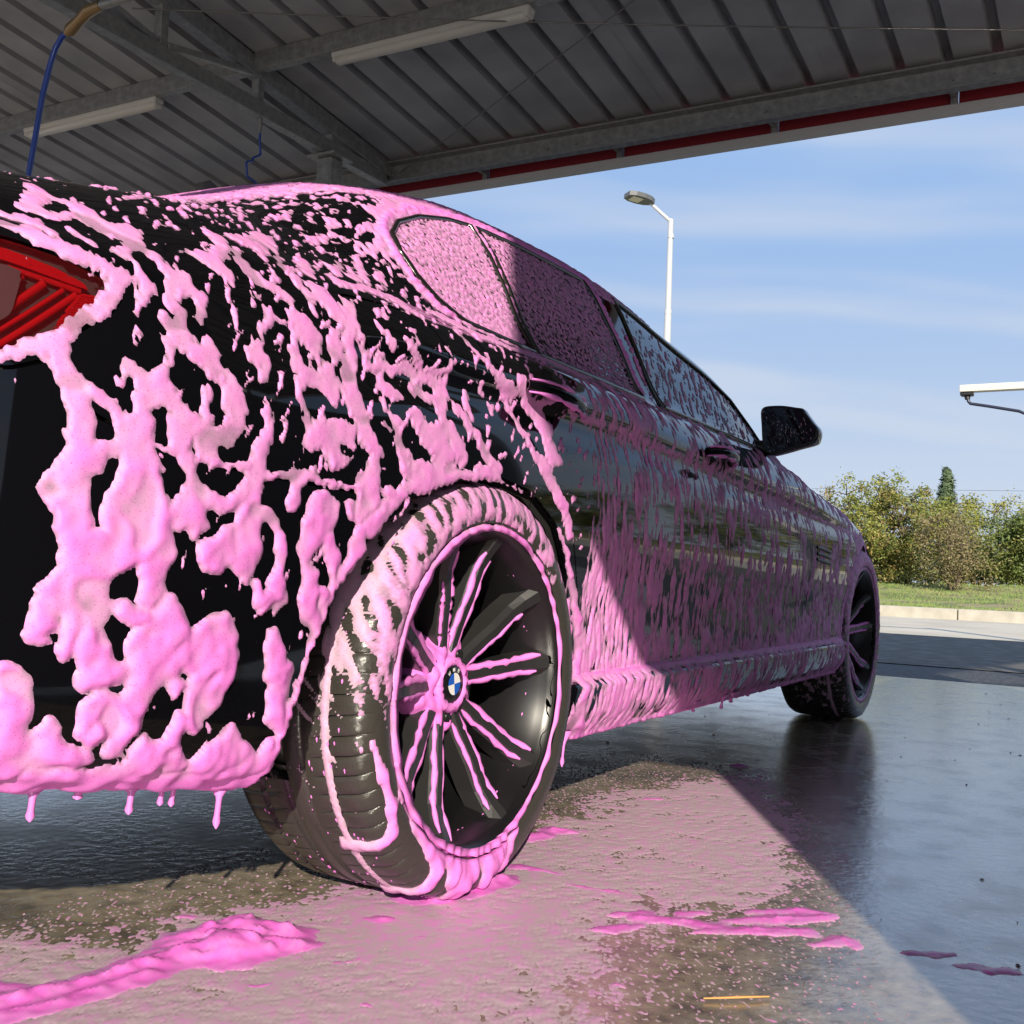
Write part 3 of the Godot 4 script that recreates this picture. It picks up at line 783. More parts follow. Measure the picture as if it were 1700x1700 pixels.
# ---------------------------------------------------------------- foam
# runs and blobs of foam on the rear flank: chains of (along, h, radius); "along" is zeta(z)
var RUNS := [[-0.6584, 0.882, 0.01, -0.6725, 0.876, 0.0101, -0.6818, 0.864, 0.0094, -0.6958, 0.858, 0.0091, -0.7141, 0.852, 0.0081, -0.7277, 0.846, 0.0081, -0.7412, 0.84, 0.0089, -0.7367, 0.822, 0.0058, -0.7277, 0.804, 0.0058, -0.7141, 0.786, 0.0064, -0.6958, 0.762, 0.0078, -0.6865, 0.75, 0.01, -0.6678, 0.738, 0.0077, -0.6489, 0.726, 0.0054],
	[-0.6678, 0.912, 0.0068, -0.6865, 0.906, 0.0092, -0.6958, 0.882, 0.0069],
	[-0.7187, 0.906, 0.0035, -0.7232, 0.876, 0.0065],
	[-0.7232, 1.008, 0.0049, -0.7187, 0.978, 0.0084, -0.6958, 0.936, 0.0082, -0.7095, 0.93, 0.0059, -0.7322, 0.942, 0.006],
	[-0.7367, 0.978, 0.0061, -0.7456, 0.96, 0.0098, -0.7501, 0.936, 0.0122, -0.7589, 0.918, 0.0134, -0.7765, 0.93, 0.0112, -0.7765, 0.912, 0.0062, -0.7456, 0.87, 0.0059, -0.7501, 0.864, 0.0029],
	[-0.7721, 0.894, 0.0044, -0.7808, 0.882, 0.0049, -0.7895, 0.864, 0.0061, -0.7981, 0.858, 0.0111, -0.7895, 0.84, 0.0073, -0.8024, 0.846, 0.0111, -0.8151, 0.84, 0.007, -0.8151, 0.816, 0.0045, -0.8151, 0.804, 0.0012],
	[-0.7852, 0.828, 0.0068, -0.7938, 0.81, 0.0061, -0.7938, 0.798, 0.0054],
	[-0.7545, 0.864, 0.0019, -0.7589, 0.852, 0.0036, -0.7633, 0.834, 0.0065, -0.7589, 0.816, 0.0052, -0.7545, 0.804, 0.0014, -0.7545, 0.792, 0.0007],
	[-0.7765, 0.81, 0.0029, -0.7808, 0.798, 0.0068, -0.7938, 0.786, 0.0085, -0.7808, 0.774, 0.0072, -0.7981, 0.774, 0.0068, -0.8109, 0.768, 0.0099, -0.8235, 0.774, 0.007, -0.8193, 0.786, 0.005],
	[-0.8109, 0.768, 0.0099, -0.8235, 0.75, 0.01, -0.8361, 0.744, 0.0088, -0.8444, 0.726, 0.0096, -0.8444, 0.708, 0.0114, -0.8444, 0.684, 0.0089, -0.8319, 0.672, 0.01, -0.8151, 0.672, 0.0098, -0.7981, 0.684, 0.0133, -0.7938, 0.69, 0.0097],
	[-0.7412, 0.744, 0.0028, -0.7456, 0.732, 0.0074, -0.7589, 0.72, 0.0094, -0.7721, 0.738, 0.0048, -0.7721, 0.72, 0.0095, -0.7589, 0.702, 0.0094, -0.7765, 0.708, 0.0095, -0.7895, 0.696, 0.0084],
	[-0.8151, 0.726, 0.0044, -0.8193, 0.714, 0.003],
	[-0.8109, 0.72, 0.0039, -0.8151, 0.696, 0.0039, -0.8109, 0.678, 0.0049],
	[-0.7808, 0.762, 0.0048, -0.7808, 0.75, 0.0034, -0.7808, 0.738, 0.0012],
	[-0.7322, 0.72, 0.0032, -0.7367, 0.714, 0.0018],
	[-0.6865, 0.744, 0.0089, -0.6911, 0.726, 0.0078, -0.6958, 0.708, 0.0078, -0.7004, 0.69, 0.0085, -0.705, 0.672, 0.0101, -0.705, 0.654, 0.0101, -0.705, 0.636, 0.0112, -0.7004, 0.618, 0.0133, -0.7004, 0.6, 0.0133, -0.7004, 0.582, 0.0122, -0.7004, 0.558, 0.0111],
	[-0.705, 0.714, 0.0045, -0.7141, 0.702, 0.0057, -0.7277, 0.69, 0.0057, -0.7367, 0.672, 0.0051, -0.7456, 0.666, 0.0058],
	[-0.7367, 0.678, 0.0028, -0.7412, 0.678, 0.0046, -0.7545, 0.69, 0.0058, -0.7589, 0.678, 0.0066, -0.7501, 0.66, 0.0139, -0.7545, 0.636, 0.0151, -0.7545, 0.618, 0.014, -0.7589, 0.594, 0.0187, -0.7545, 0.57, 0.0232, -0.7545, 0.558, 0.0232],
	[-0.6818, 0.612, 0.0033, -0.6818, 0.594, 0.0044, -0.6911, 0.582, 0.0066],
	[-0.7141, 0.624, 0.0112, -0.7232, 0.642, 0.0068, -0.7322, 0.642, 0.0064, -0.7367, 0.648, 0.0069],
	[-0.7232, 0.696, 0.0027, -0.7322, 0.696, 0.0028],
	[-0.7808, 0.684, 0.0072, -0.7895, 0.666, 0.0096, -0.7895, 0.654, 0.0084, -0.7981, 0.636, 0.0073, -0.8024, 0.618, 0.0044],
	[-0.7633, 0.654, 0.0019, -0.7852, 0.648, 0.0024, -0.8235, 0.642, 0.003, -0.8567, 0.642, 0.0036, -0.885, 0.636, 0.0037, -0.9166, 0.642, 0.0049, -0.9588, 0.636, 0.0034, -0.9995, 0.636, 0.0023],
	[-0.8109, 0.672, 0.0074, -0.8151, 0.654, 0.0098],
	[-0.8066, 0.6, 0.0122, -0.8024, 0.582, 0.0145, -0.7938, 0.57, 0.0096],
	[-0.8066, 0.606, 0.0097, -0.8361, 0.594, 0.0075, -0.8526, 0.606, 0.0076, -0.8649, 0.624, 0.009, -0.8689, 0.642, 0.009, -0.873, 0.672, 0.0073, -0.881, 0.69, 0.0052, -0.885, 0.702, 0.0016, -0.881, 0.714, 0.0052, -0.881, 0.72, 0.0026],
	[-0.8649, 0.612, 0.009, -0.8649, 0.588, 0.0115, -0.8608, 0.57, 0.0128],
	[-0.889, 0.852, 0.0032, -0.893, 0.84, 0.0054, -0.885, 0.822, 0.0053, -0.881, 0.81, 0.0013, -0.8689, 0.792, 0.0073, -0.873, 0.78, 0.01, -0.881, 0.774, 0.0053, -0.877, 0.756, 0.0031, -0.881, 0.75, 0.0013],
	[-0.897, 0.84, 0.0032, -0.9088, 0.84, 0.0038],
	[-0.9244, 0.852, 0.0055, -0.9321, 0.834, 0.0097, -0.9436, 0.828, 0.0084, -0.9474, 0.804, 0.0017, -0.9474, 0.78, 0.0022, -0.9398, 0.768, 0.0056, -0.9512, 0.762, 0.0056, -0.9588, 0.756, 0.0057, -0.9663, 0.744, 0.0017],
	[-0.9205, 0.858, 0.0041, -0.9244, 0.828, 0.0028, -0.9166, 0.804, 0.0038, -0.9205, 0.78, 0.0082, -0.9321, 0.774, 0.0083, -0.9205, 0.762, 0.0055, -0.9205, 0.738, 0.0041, -0.9283, 0.714, 0.0038, -0.9321, 0.69, 0.0049, -0.936, 0.684, 0.0069, -0.9474, 0.696, 0.0112, -0.97, 0.708, 0.0143, -0.9811, 0.696, 0.0072, -0.9885, 0.69, 0.0017],
	[-0.9436, 0.714, 0.0056, -0.9512, 0.69, 0.0084],
	[-0.9588, 0.69, 0.0085, -0.9588, 0.672, 0.0062, -0.9625, 0.66, 0.0071, -0.9774, 0.666, 0.0034],
	[-0.936, 0.654, 0.0041, -0.936, 0.642, 0.0033],
	[-0.9995, 0.9, 0.0075, -0.9922, 0.852, 0.0053, -0.9922, 0.822, 0.0073, -0.9848, 0.792, 0.0087, -0.9848, 0.762, 0.0073, -0.9922, 0.738, 0.0102],
	[-0.9737, 0.846, 0.0043, -0.97, 0.828, 0.0072, -0.97, 0.81, 0.0023, -0.97, 0.798, 0.0009],
	[-0.9625, 0.792, 0.0051, -0.9588, 0.774, 0.0057, -0.97, 0.774, 0.0043],
	[-0.8151, 0.906, 0.003, -0.8277, 0.912, 0.0021, -0.8361, 0.906, 0.0091, -0.8444, 0.9, 0.0117, -0.8526, 0.888, 0.0104, -0.8567, 0.87, 0.0021],
	[-0.8526, 0.918, 0.0066, -0.8526, 0.918, 0.0066],
	[-0.8689, 0.978, 0.0054, -0.873, 0.966, 0.0095, -0.8689, 0.942, 0.0081, -0.8567, 0.918, 0.0092],
	[-0.9009, 0.984, 0.0112, -0.9205, 0.984, 0.0142, -0.9588, 1.032, 0.0104, -0.9244, 0.966, 0.0071, -0.9088, 0.93, 0.0017],
	[-0.889, 0.948, 0.0022, -0.881, 0.918, 0.0067, -0.885, 0.9, 0.0094, -0.897, 0.888, 0.0068, -0.9127, 0.882, 0.0077, -0.9244, 0.876, 0.005],
	[-0.955, 1.002, 0.0029, -0.936, 0.942, 0.0043, -0.9436, 0.918, 0.0057, -0.9474, 0.894, 0.0051, -0.9512, 0.864, 0.0017],
	[-0.9848, 0.99, 0.009, -0.97, 0.942, 0.0059],
	[-0.9625, 0.918, 0.0087, -0.9737, 0.894, 0.0082, -0.9848, 0.876, 0.0073, -0.9922, 0.864, 0.0059],
	[-0.9283, 0.642, 0.0082, -0.9166, 0.63, 0.0054, -0.9127, 0.606, 0.0094, -0.9049, 0.594, 0.0013],
	[-0.9512, 0.612, 0.0125, -0.9512, 0.588, 0.0167, -0.9474, 0.576, 0.0139],
	[-0.9848, 0.612, 0.0072, -0.9885, 0.594, 0.0035],
	[-1.1459, 1.452, 0.0054, -1.0802, 1.278, 0.0056],
	[-0.8024, 1.02, 0.0026, -0.8567, 1.08, 0.0033],
	[-0.7004, 0.606, 0.0133, -0.7004, 0.588, 0.0133, -0.705, 0.564, 0.0111, -0.705, 0.546, 0.01, -0.705, 0.528, 0.0111, -0.705, 0.51, 0.0089, -0.705, 0.492, 0.0089],
	[-0.7545, 0.612, 0.0209, -0.7545, 0.588, 0.0256, -0.7545, 0.57, 0.0279, -0.7633, 0.546, 0.0257, -0.7765, 0.534, 0.0142, -0.7721, 0.516, 0.0141, -0.7721, 0.492, 0.0106, -0.7677, 0.48, 0.0082],
	[-0.7501, 0.534, 0.0139, -0.7277, 0.516, 0.0159, -0.7232, 0.498, 0.0113, -0.7277, 0.48, 0.0091, -0.7277, 0.462, 0.0102],
	[-0.7187, 0.54, 0.018, -0.7141, 0.522, 0.0134, -0.7277, 0.534, 0.0136],
	[-0.7141, 0.498, 0.009, -0.7095, 0.486, 0.0134, -0.6958, 0.48, 0.011, -0.6911, 0.492, 0.0077, -0.6958, 0.51, 0.0031],
	[-0.6865, 0.474, 0.0088, -0.6865, 0.456, 0.0098, -0.6818, 0.444, 0.0076, -0.6911, 0.438, 0.0044],
	[-0.7095, 0.468, 0.0089, -0.7095, 0.45, 0.0078, -0.705, 0.426, 0.0055, -0.705, 0.42, 0.0033],
	[-0.7277, 0.444, 0.0113, -0.7277, 0.426, 0.0136, -0.7322, 0.408, 0.0136, -0.7232, 0.396, 0.009, -0.7367, 0.396, 0.0102, -0.7456, 0.402, 0.0092, -0.7545, 0.408, 0.0069],
	[-0.7456, 0.474, 0.0092, -0.7589, 0.462, 0.007, -0.7677, 0.462, 0.007],
	[-0.7633, 0.432, 0.007, -0.7677, 0.408, 0.0117],
	[-0.7895, 0.48, 0.0084, -0.7895, 0.462, 0.0167, -0.7852, 0.438, 0.0285, -0.7808, 0.408, 0.0236, -0.7721, 0.39, 0.0141, -0.7677, 0.372, 0.014],
	[-0.8066, 0.42, 0.0145, -0.8193, 0.414, 0.0147, -0.8319, 0.444, 0.0174, -0.8402, 0.456, 0.0125, -0.8526, 0.438, 0.0101, -0.8444, 0.414, 0.02, -0.8361, 0.39, 0.0224, -0.8319, 0.366, 0.0173, -0.8235, 0.342, 0.0098, -0.8277, 0.33, 0.0062],
	[-0.8024, 0.384, 0.0096, -0.8024, 0.372, 0.0036],
	[-0.7633, 0.36, 0.014, -0.7545, 0.36, 0.0139, -0.7412, 0.366, 0.0137, -0.7322, 0.36, 0.0113, -0.7277, 0.342, 0.0056],
	[-0.7367, 0.336, 0.0114, -0.7501, 0.342, 0.0115, -0.7633, 0.342, 0.0116, -0.7545, 0.318, 0.0069, -0.7545, 0.312, 0.0058],
	[-0.7322, 0.372, 0.0091, -0.7322, 0.372, 0.0091],
	[-0.8485, 0.546, 0.0252, -0.8277, 0.534, 0.0124, -0.8277, 0.522, 0.0099, -0.8277, 0.54, 0.0149],
	[-0.8649, 0.588, 0.0115, -0.8649, 0.564, 0.0115, -0.8689, 0.54, 0.0116, -0.8608, 0.522, 0.0102, -0.8649, 0.504, 0.0038],
	[-0.8066, 0.6, 0.0146, -0.7938, 0.582, 0.012, -0.8109, 0.57, 0.0098, -0.8066, 0.552, 0.0049],
	[-0.881, 0.588, 0.0091, -0.893, 0.576, 0.004, -0.9009, 0.564, 0.0053, -0.9009, 0.546, 0.008, -0.9009, 0.522, 0.0048, -0.9009, 0.504, 0.0093, -0.9049, 0.48, 0.008, -0.9009, 0.462, 0.0016],
	[-0.877, 0.504, 0.0052, -0.881, 0.48, 0.0073, -0.893, 0.486, 0.0053, -0.885, 0.468, 0.0031],
	[-0.9009, 0.444, 0.0066, -0.9049, 0.42, 0.0119, -0.9088, 0.39, 0.0146, -0.9205, 0.396, 0.0094, -0.9127, 0.366, 0.012, -0.9127, 0.336, 0.012, -0.9205, 0.318, 0.0067],
	[-0.9512, 0.606, 0.0195, -0.9321, 0.582, 0.0068, -0.936, 0.558, 0.0123, -0.9321, 0.534, 0.0022, -0.9398, 0.516, 0.0096, -0.9398, 0.486, 0.011, -0.9474, 0.456, 0.0111, -0.9512, 0.444, 0.0056],
	[-0.9588, 0.564, 0.0098, -0.9663, 0.54, 0.0099, -0.9737, 0.51, 0.0043],
	[-0.9588, 0.492, 0.0098, -0.97, 0.468, 0.0085],
	[-0.9321, 0.546, 0.0109, -0.936, 0.528, 0.0016],
	[-0.9995, 0.576, 0.0082, -0.9995, 0.552, 0.0117, -0.9922, 0.522, 0.0116, -0.9811, 0.498, 0.0114, -0.9737, 0.462, 0.0119, -0.9588, 0.432, 0.0117, -0.9512, 0.396, 0.0105, -0.9436, 0.366, 0.0096, -0.9321, 0.336, 0.0095, -0.9283, 0.3, 0.0114, -0.9205, 0.276, 0.0162, -0.9283, 0.24, 0.0123],
	[-0.7095, 0.216, 0.0115, -0.7095, 0.27, 0.0124, -0.7412, 0.252, 0.0105, -0.7721, 0.24, 0.0108, -0.8193, 0.198, 0.0152, -0.8319, 0.228, 0.0126, -0.8689, 0.216, 0.0131, -0.889, 0.234, 0.0159, -0.9474, 0.192, 0.0127],
	[-0.6631, 0.414, 0.0064, -0.6725, 0.396, 0.013, -0.6725, 0.36, 0.013, -0.6725, 0.33, 0.0151, -0.6818, 0.306, 0.0153],
	[-0.7004, 0.36, 0.0033, -0.7004, 0.342, 0.0088, -0.705, 0.324, 0.0133, -0.7187, 0.306, 0.0135, -0.705, 0.3, 0.0156],
	[-0.6911, 0.318, 0.011, -0.6911, 0.318, 0.011],
	[-0.7322, 0.318, 0.0045, -0.7367, 0.306, 0.0057],
	[-0.7808, 0.33, 0.0035, -0.7808, 0.312, 0.0118, -0.7808, 0.294, 0.0166, -0.7981, 0.306, 0.0144],
	[-0.8109, 0.348, 0.0068, -0.8066, 0.33, 0.0073, -0.8066, 0.312, 0.0097, -0.8151, 0.288, 0.0122],
	[-0.8649, 0.33, 0.0038, -0.8649, 0.318, 0.0115, -0.8567, 0.3, 0.0177, -0.8444, 0.288, 0.015, -0.877, 0.294, 0.0155, -0.885, 0.294, 0.0091, -0.897, 0.27, 0.0132, -0.8444, 0.27, 0.0101],
	[-0.9088, 0.3, 0.008, -0.9088, 0.282, 0.0106],
	[-1.1427, 1.212, 0.006, -1.1522, 1.194, 0.012, -1.2048, 1.266, 0.0144, -1.2636, 1.326, 0.0153, -1.3165, 1.38, 0.0143, -1.3745, 1.422, 0.0133, -1.3872, 1.392, 0.0152, -1.4098, 1.38, 0.0136],
	[-1.1395, 1.158, 0.0074, -1.1266, 1.116, 0.0052, -1.1233, 1.086, 0.0043, -1.1298, 1.068, 0.0035],
	[-1.1648, 0.984, 0.0103, -1.1835, 0.978, 0.0104, -1.2048, 0.966, 0.0106, -1.2492, 0.966, 0.0095, -1.2945, 0.966, 0.0092, -1.3511, 0.978, 0.0087, -1.4122, 0.966, 0.0081],
	[-1.0103, 0.966, 0.0064, -1.0103, 0.948, 0.0076, -1.0423, 0.966, 0.0105, -1.0665, 0.972, 0.0107, -1.0903, 0.972, 0.0109, -1.0936, 0.948, 0.0095, -1.1003, 0.936, 0.0033],
	[-1.0246, 1.014, 0.0039, -1.0246, 0.99, 0.0052, -1.0493, 1.038, 0.004],
	[-1.0562, 1.026, 0.0027, -1.0493, 0.996, 0.0066],
	[-1.1003, 1.044, 0.0028, -1.0936, 1.02, 0.0069],
	[-1.0835, 1.074, 0.0028, -1.0734, 1.032, 0.0041, -1.0665, 1.002, 0.0054],
	[-0.9958, 0.912, 0.0025, -0.9958, 0.888, 0.002, -0.9995, 0.87, 0.002, -1.0067, 0.852, 0.002, -1.0103, 0.822, 0.003, -1.0211, 0.81, 0.0045],
	[-1.0211, 0.81, 0.005, -1.0317, 0.822, 0.0076, -1.0458, 0.816, 0.0077, -1.0665, 0.828, 0.0079, -1.0835, 0.816, 0.0067, -1.1069, 0.822, 0.0068, -1.1233, 0.822, 0.0055, -1.1298, 0.846, 0.0022, -1.1298, 0.87, 0.0014, -1.1201, 0.882, 0.0011],
	[-1.0282, 0.834, 0.0051, -1.0317, 0.834, 0.0051],
	[-1.1003, 0.834, 0.0068, -1.1201, 0.84, 0.0055],
	[-1.0282, 0.882, 0.002, -1.0353, 0.87, 0.0036, -1.0423, 0.858, 0.0051, -1.0458, 0.846, 0.0015],
	[-1.0423, 0.9, 0.0046, -1.0423, 0.9, 0.0046],
	[-1.0631, 0.87, 0.0026, -1.07, 0.858, 0.0047, -1.0835, 0.84, 0.0048, -1.0903, 0.828, 0.0038],
	[-1.0734, 0.876, 0.0047, -1.0768, 0.87, 0.0021],
	[-0.9321, 0.852, 0.0093, -0.9398, 0.834, 0.0105, -0.9398, 0.816, 0.0082, -0.9474, 0.834, 0.0059, -0.9474, 0.804, 0.0023, -0.9474, 0.78, 0.0042, -0.955, 0.786, 0.0059, -0.9625, 0.792, 0.0036, -0.9663, 0.768, 0.0059, -0.9663, 0.75, 0.0036],
	[-0.955, 0.768, 0.0059, -0.9625, 0.744, 0.0014],
	[-0.9737, 0.846, 0.006, -0.9737, 0.828, 0.0072, -0.97, 0.804, 0.0019],
	[-0.9474, 0.894, 0.0059, -0.9663, 0.894, 0.0072, -0.9737, 0.876, 0.0073, -0.9885, 0.864, 0.0061, -0.9922, 0.846, 0.0044, -0.9922, 0.822, 0.0054, -0.9885, 0.798, 0.0068, -0.9885, 0.78, 0.0061, -0.9922, 0.756, 0.0085, -0.9958, 0.738, 0.0098, -1.0031, 0.714, 0.011, -1.0103, 0.696, 0.0099, -1.0175, 0.69, 0.0074, -1.0139, 0.666, 0.0086],
	[-1.0317, 0.804, 0.0038, -1.0317, 0.786, 0.0076, -1.0458, 0.78, 0.0103, -1.0527, 0.78, 0.0039],
	[-1.0246, 0.768, 0.003, -1.0353, 0.75, 0.002, -1.0458, 0.738, 0.0064, -1.0458, 0.714, 0.0031, -1.0562, 0.696, 0.0077, -1.0631, 0.678, 0.0078],
	[-1.0802, 0.81, 0.0053, -1.0768, 0.792, 0.0066, -1.0936, 0.792, 0.0067, -1.1135, 0.786, 0.0096, -1.1201, 0.81, 0.0069, -1.1135, 0.768, 0.0068, -1.1233, 0.75, 0.0082, -1.1363, 0.726, 0.0097, -1.1427, 0.702, 0.0098],
	[-1.0631, 0.756, 0.0026, -1.0734, 0.756, 0.0092, -1.0835, 0.738, 0.0106, -1.097, 0.732, 0.0134, -1.1135, 0.744, 0.0109, -1.1036, 0.714, 0.0148, -1.0869, 0.72, 0.008, -1.1201, 0.708, 0.0109, -1.1135, 0.696, 0.0136],
	[-0.9436, 0.714, 0.0046, -0.9398, 0.696, 0.0104, -0.9321, 0.684, 0.0069, -0.9588, 0.702, 0.0141, -0.9774, 0.708, 0.0108, -0.9848, 0.69, 0.0036],
	[-0.9588, 0.678, 0.007, -0.9625, 0.666, 0.0071, -0.9774, 0.672, 0.0019],
	[-1.1363, 0.798, 0.0042, -1.1427, 0.78, 0.0056, -1.1554, 0.762, 0.0057, -1.168, 0.75, 0.0072, -1.1742, 0.732, 0.0058, -1.1866, 0.714, 0.0087, -1.1988, 0.702, 0.0103],
	[-1.1586, 0.822, 0.0029, -1.1586, 0.792, 0.0063, -1.1617, 0.774, 0.0034],
	[-1.1835, 0.84, 0.0035, -1.1866, 0.822, 0.0029],
	[-1.1988, 0.81, 0.0044, -1.2018, 0.792, 0.003],
	[-1.1648, 0.936, 0.0035, -1.168, 0.912, 0.0035, -1.1773, 0.888, 0.0041, -1.1927, 0.876, 0.0053, -1.2079, 0.858, 0.009, -1.2287, 0.84, 0.0107, -1.2258, 0.852, 0.0091],
	[-1.2228, 0.834, 0.0046, -1.2346, 0.804, 0.0037, -1.2463, 0.78, 0.0043, -1.2578, 0.756, 0.0056, -1.2721, 0.732, 0.0063, -1.2862, 0.714, 0.007],
	[-1.2463, 0.876, 0.0062, -1.2463, 0.852, 0.0077, -1.2693, 0.828, 0.0127, -1.2806, 0.834, 0.0096, -1.2973, 0.852, 0.0065, -1.3272, 0.858, 0.0067, -1.3432, 0.846, 0.0085],
	[-1.2834, 0.816, 0.0128, -1.2917, 0.798, 0.0145, -1.2917, 0.768, 0.0097, -1.3028, 0.738, 0.013],
	[-1.0282, 0.732, 0.0045, -1.0353, 0.726, 0.003],
	[-1.0597, 1.152, 0.0033, -1.0597, 1.14, 0.0017],
	[-1.0835, 1.164, 0.0057, -1.0802, 1.14, 0.0034],
	[-1.1036, 1.164, 0.004, -1.1036, 1.146, 0.0023],
	[-1.1266, 1.164, 0.0029, -1.1233, 1.146, 0.0044],
	[-1.0597, 1.116, 0.0028, -1.0562, 1.098, 0.0068],
	[-1.0768, 1.128, 0.0042, -1.0665, 1.11, 0.0022],
	[-1.097, 1.11, 0.0034, -1.0936, 1.086, 0.0028, -1.0936, 1.074, 0.0011],
	[-1.1102, 1.104, 0.0057, -1.1069, 1.08, 0.0043],
	[-1.1201, 1.116, 0.0023, -1.1168, 1.098, 0.0023],
	[-1.0423, 1.098, 0.0068, -1.0388, 1.08, 0.0027],
	[-1.0067, 0.996, 0.0036, -0.9995, 0.978, 0.002],
	[-1.1201, 1.062, 0.0023, -1.1168, 1.038, 0.0023],
	[-0.9811, 0.972, 0.0062, -0.9811, 0.966, 0.0062],
	[-1.3745, 1.368, 0.0113, -1.359, 1.308, 0.0128, -1.3973, 1.356, 0.0115, -1.4366, 1.374, 0.0087, -1.5042, 1.41, 0.0076, -1.5548, 1.41, 0.0066, -1.5905, 1.374, 0.0064],
	[-1.0597, 0.648, 0.0077, -1.0768, 0.648, 0.0079, -1.1102, 0.666, 0.0091, -1.133, 0.672, 0.0093, -1.1586, 0.678, 0.0095, -1.1835, 0.678, 0.0097, -1.2109, 0.666, 0.01, -1.2375, 0.66, 0.011, -1.2521, 0.642, 0.0082, -1.2721, 0.624, 0.0094, -1.2889, 0.606, 0.0084, -1.3028, 0.576, 0.007, -1.3192, 0.54, 0.0059, -1.3353, 0.498, 0.004],
	[-1.1773, 0.69, 0.0138, -1.2018, 0.678, 0.0124],
	[-1.0903, 0.678, 0.0127, -1.0665, 0.672, 0.0125, -1.0869, 0.66, 0.0127, -1.1233, 0.684, 0.0131],
	[-1.2777, 0.732, 0.0095, -1.2917, 0.702, 0.0096, -1.3028, 0.684, 0.0086, -1.3165, 0.66, 0.0087, -1.3299, 0.63, 0.008, -1.3353, 0.6, 0.006],
	[-1.3137, 0.612, 0.0024, -1.3326, 0.57, 0.0032, -1.3511, 0.51, 0.0061, -1.3693, 0.444, 0.0074, -1.377, 0.384, 0.0075, -1.3745, 0.318, 0.0074, -1.3719, 0.246, 0.0091, -1.3973, 0.186, 0.0106],
	[-1.3459, 0.474, 0.0049, -1.3538, 0.426, 0.0049, -1.359, 0.366, 0.0057, -1.3432, 0.294, 0.0064, -1.359, 0.228, 0.0102, -1.3719, 0.18, 0.0124],
	[-1.0139, 0.582, 0.0133, -1.0353, 0.612, 0.0091, -1.0562, 0.636, 0.0077],
	[-1.0067, 0.648, 0.0132, -1.0103, 0.624, 0.0147, -0.9995, 0.594, 0.0073],
	[-1.0139, 0.672, 0.0089, -1.0175, 0.642, 0.0089],
	[-1.0388, 0.636, 0.0091, -1.0388, 0.636, 0.0091]]
# blobs on the ground: chains of (x, z, radius)
var SPILLS := [[0.7235, 0.4327, 0.0499, 0.7596, 0.365, 0.0768, 0.8133, 0.3246, 0.0429],
	[0.7537, 0.4834, 0.0479, 0.7941, 0.4248, 0.0734, 0.856, 0.349, 0.0334],
	[0.7517, 0.5125, 0.0471, 0.742, 0.6094, 0.0371, 0.7115, 0.7119, 0.0421],
	[0.7775, 0.5462, 0.0305, 0.7591, 0.6667, 0.0284, 0.741, 0.733, 0.0273],
	[0.8606, 0.0756, 0.0434, 0.8873, 0.0549, 0.0387],
	[0.8912, -0.0022, 0.0496, 0.9147, -0.1006, 0.0413],
	[0.817, 0.0724, 0.0147, 0.8016, 0.076, 0.0118],
	[0.8736, 0.1981, 0.0217, 0.8843, 0.1899, 0.0217],
	[0.8034, -0.389, 0.0336, 0.8224, -0.4302, 0.0304],
	[0.8226, -0.4831, 0.0372, 0.8566, -0.498, 0.0186],
	[0.8551, -0.924, 0.0144, 0.8687, -0.936, 0.0144],
	[0.8701, -1.5465, 0.0243, 0.8907, -1.5658, 0.0243],
	[1.1582, 0.0418, 0.0108, 1.1816, 0.0173, 0.0163, 1.2057, -0.0183, 0.011],
	[1.1463, -0.0387, 0.0094, 1.1889, -0.0825, 0.019],
	[1.1907, -0.0539, 0.0234, 1.2499, -0.0805, 0.0187, 1.3059, -0.087, 0.0203],
	[1.2368, -0.1153, 0.0143, 1.2621, -0.1422, 0.0134],
	[1.2835, -0.0423, 0.0091, 1.3637, -0.1131, 0.0202, 1.4274, -0.1506, 0.0202],
	[1.3039, -0.1215, 0.0113, 1.3715, -0.1839, 0.0228, 1.4327, -0.2418, 0.0192],
	[1.3206, -0.1908, 0.0097, 1.3914, -0.2528, 0.0195, 1.4377, -0.2609, 0.0136],
	[1.4506, -0.0944, 0.0089, 1.4828, -0.1446, 0.0198, 1.504, -0.1278, 0.0124],
	[1.5784, -0.1482, 0.0105, 1.5881, -0.1554, 0.0105],
	[1.6076, -0.1636, 0.0123, 1.6262, -0.1774, 0.0123],
	[1.6515, -0.1387, 0.0119, 1.6658, -0.1522, 0.0086],
	[1.6869, -0.1387, 0.0152, 1.7122, -0.1573, 0.0135],
	[1.0838, -2.8784, 0.0277, 1.1711, -2.8802, 0.0137],
	[1.2659, -2.8915, 0.0181, 1.3357, -2.8373, 0.0089],
	[1.2507, -1.698, 0.0136, 1.2769, -1.7343, 0.0137],
	[0.8245, -2.498, 0.0308, 0.8808, -2.5353, 0.0176],
	[1.0504, 0.4681, 0.0102, 1.0614, 0.4647, 0.0072],
	[0.9077, 0.5011, 0.0105, 0.9209, 0.4718, 0.0076],
	[0.6368, 0.3605, 0.0124, 0.6526, 0.352, 0.0089],
	[0.9688, 0.2336, 0.0086, 0.9823, 0.2074, 0.0069],
	[0.9393, 0.3742, 0.008, 0.9595, 0.3482, 0.0065],
	[1.019, -0.146, 0.0082, 1.0919, -0.1585, 0.0101, 1.1467, -0.1582, 0.006],
	[0.8981, -0.1941, 0.0216, 0.9802, -0.1997, 0.0106],
	[1.2752, 0.2266, 0.0062, 1.2825, 0.2238, 0.0062],
	[0.6642, 0.678, 0.0219, 0.6812, 0.6656, 0.0146]]
var cap_a := PackedVector3Array()
var cap_b := PackedVector3Array()
var bins := {}
const BIN := 0.05

func zeta(z: float) -> float:
	var u := (1.57 - z) / 0.92
	return -0.92 * log(u + sqrt(u * u + 1.0))

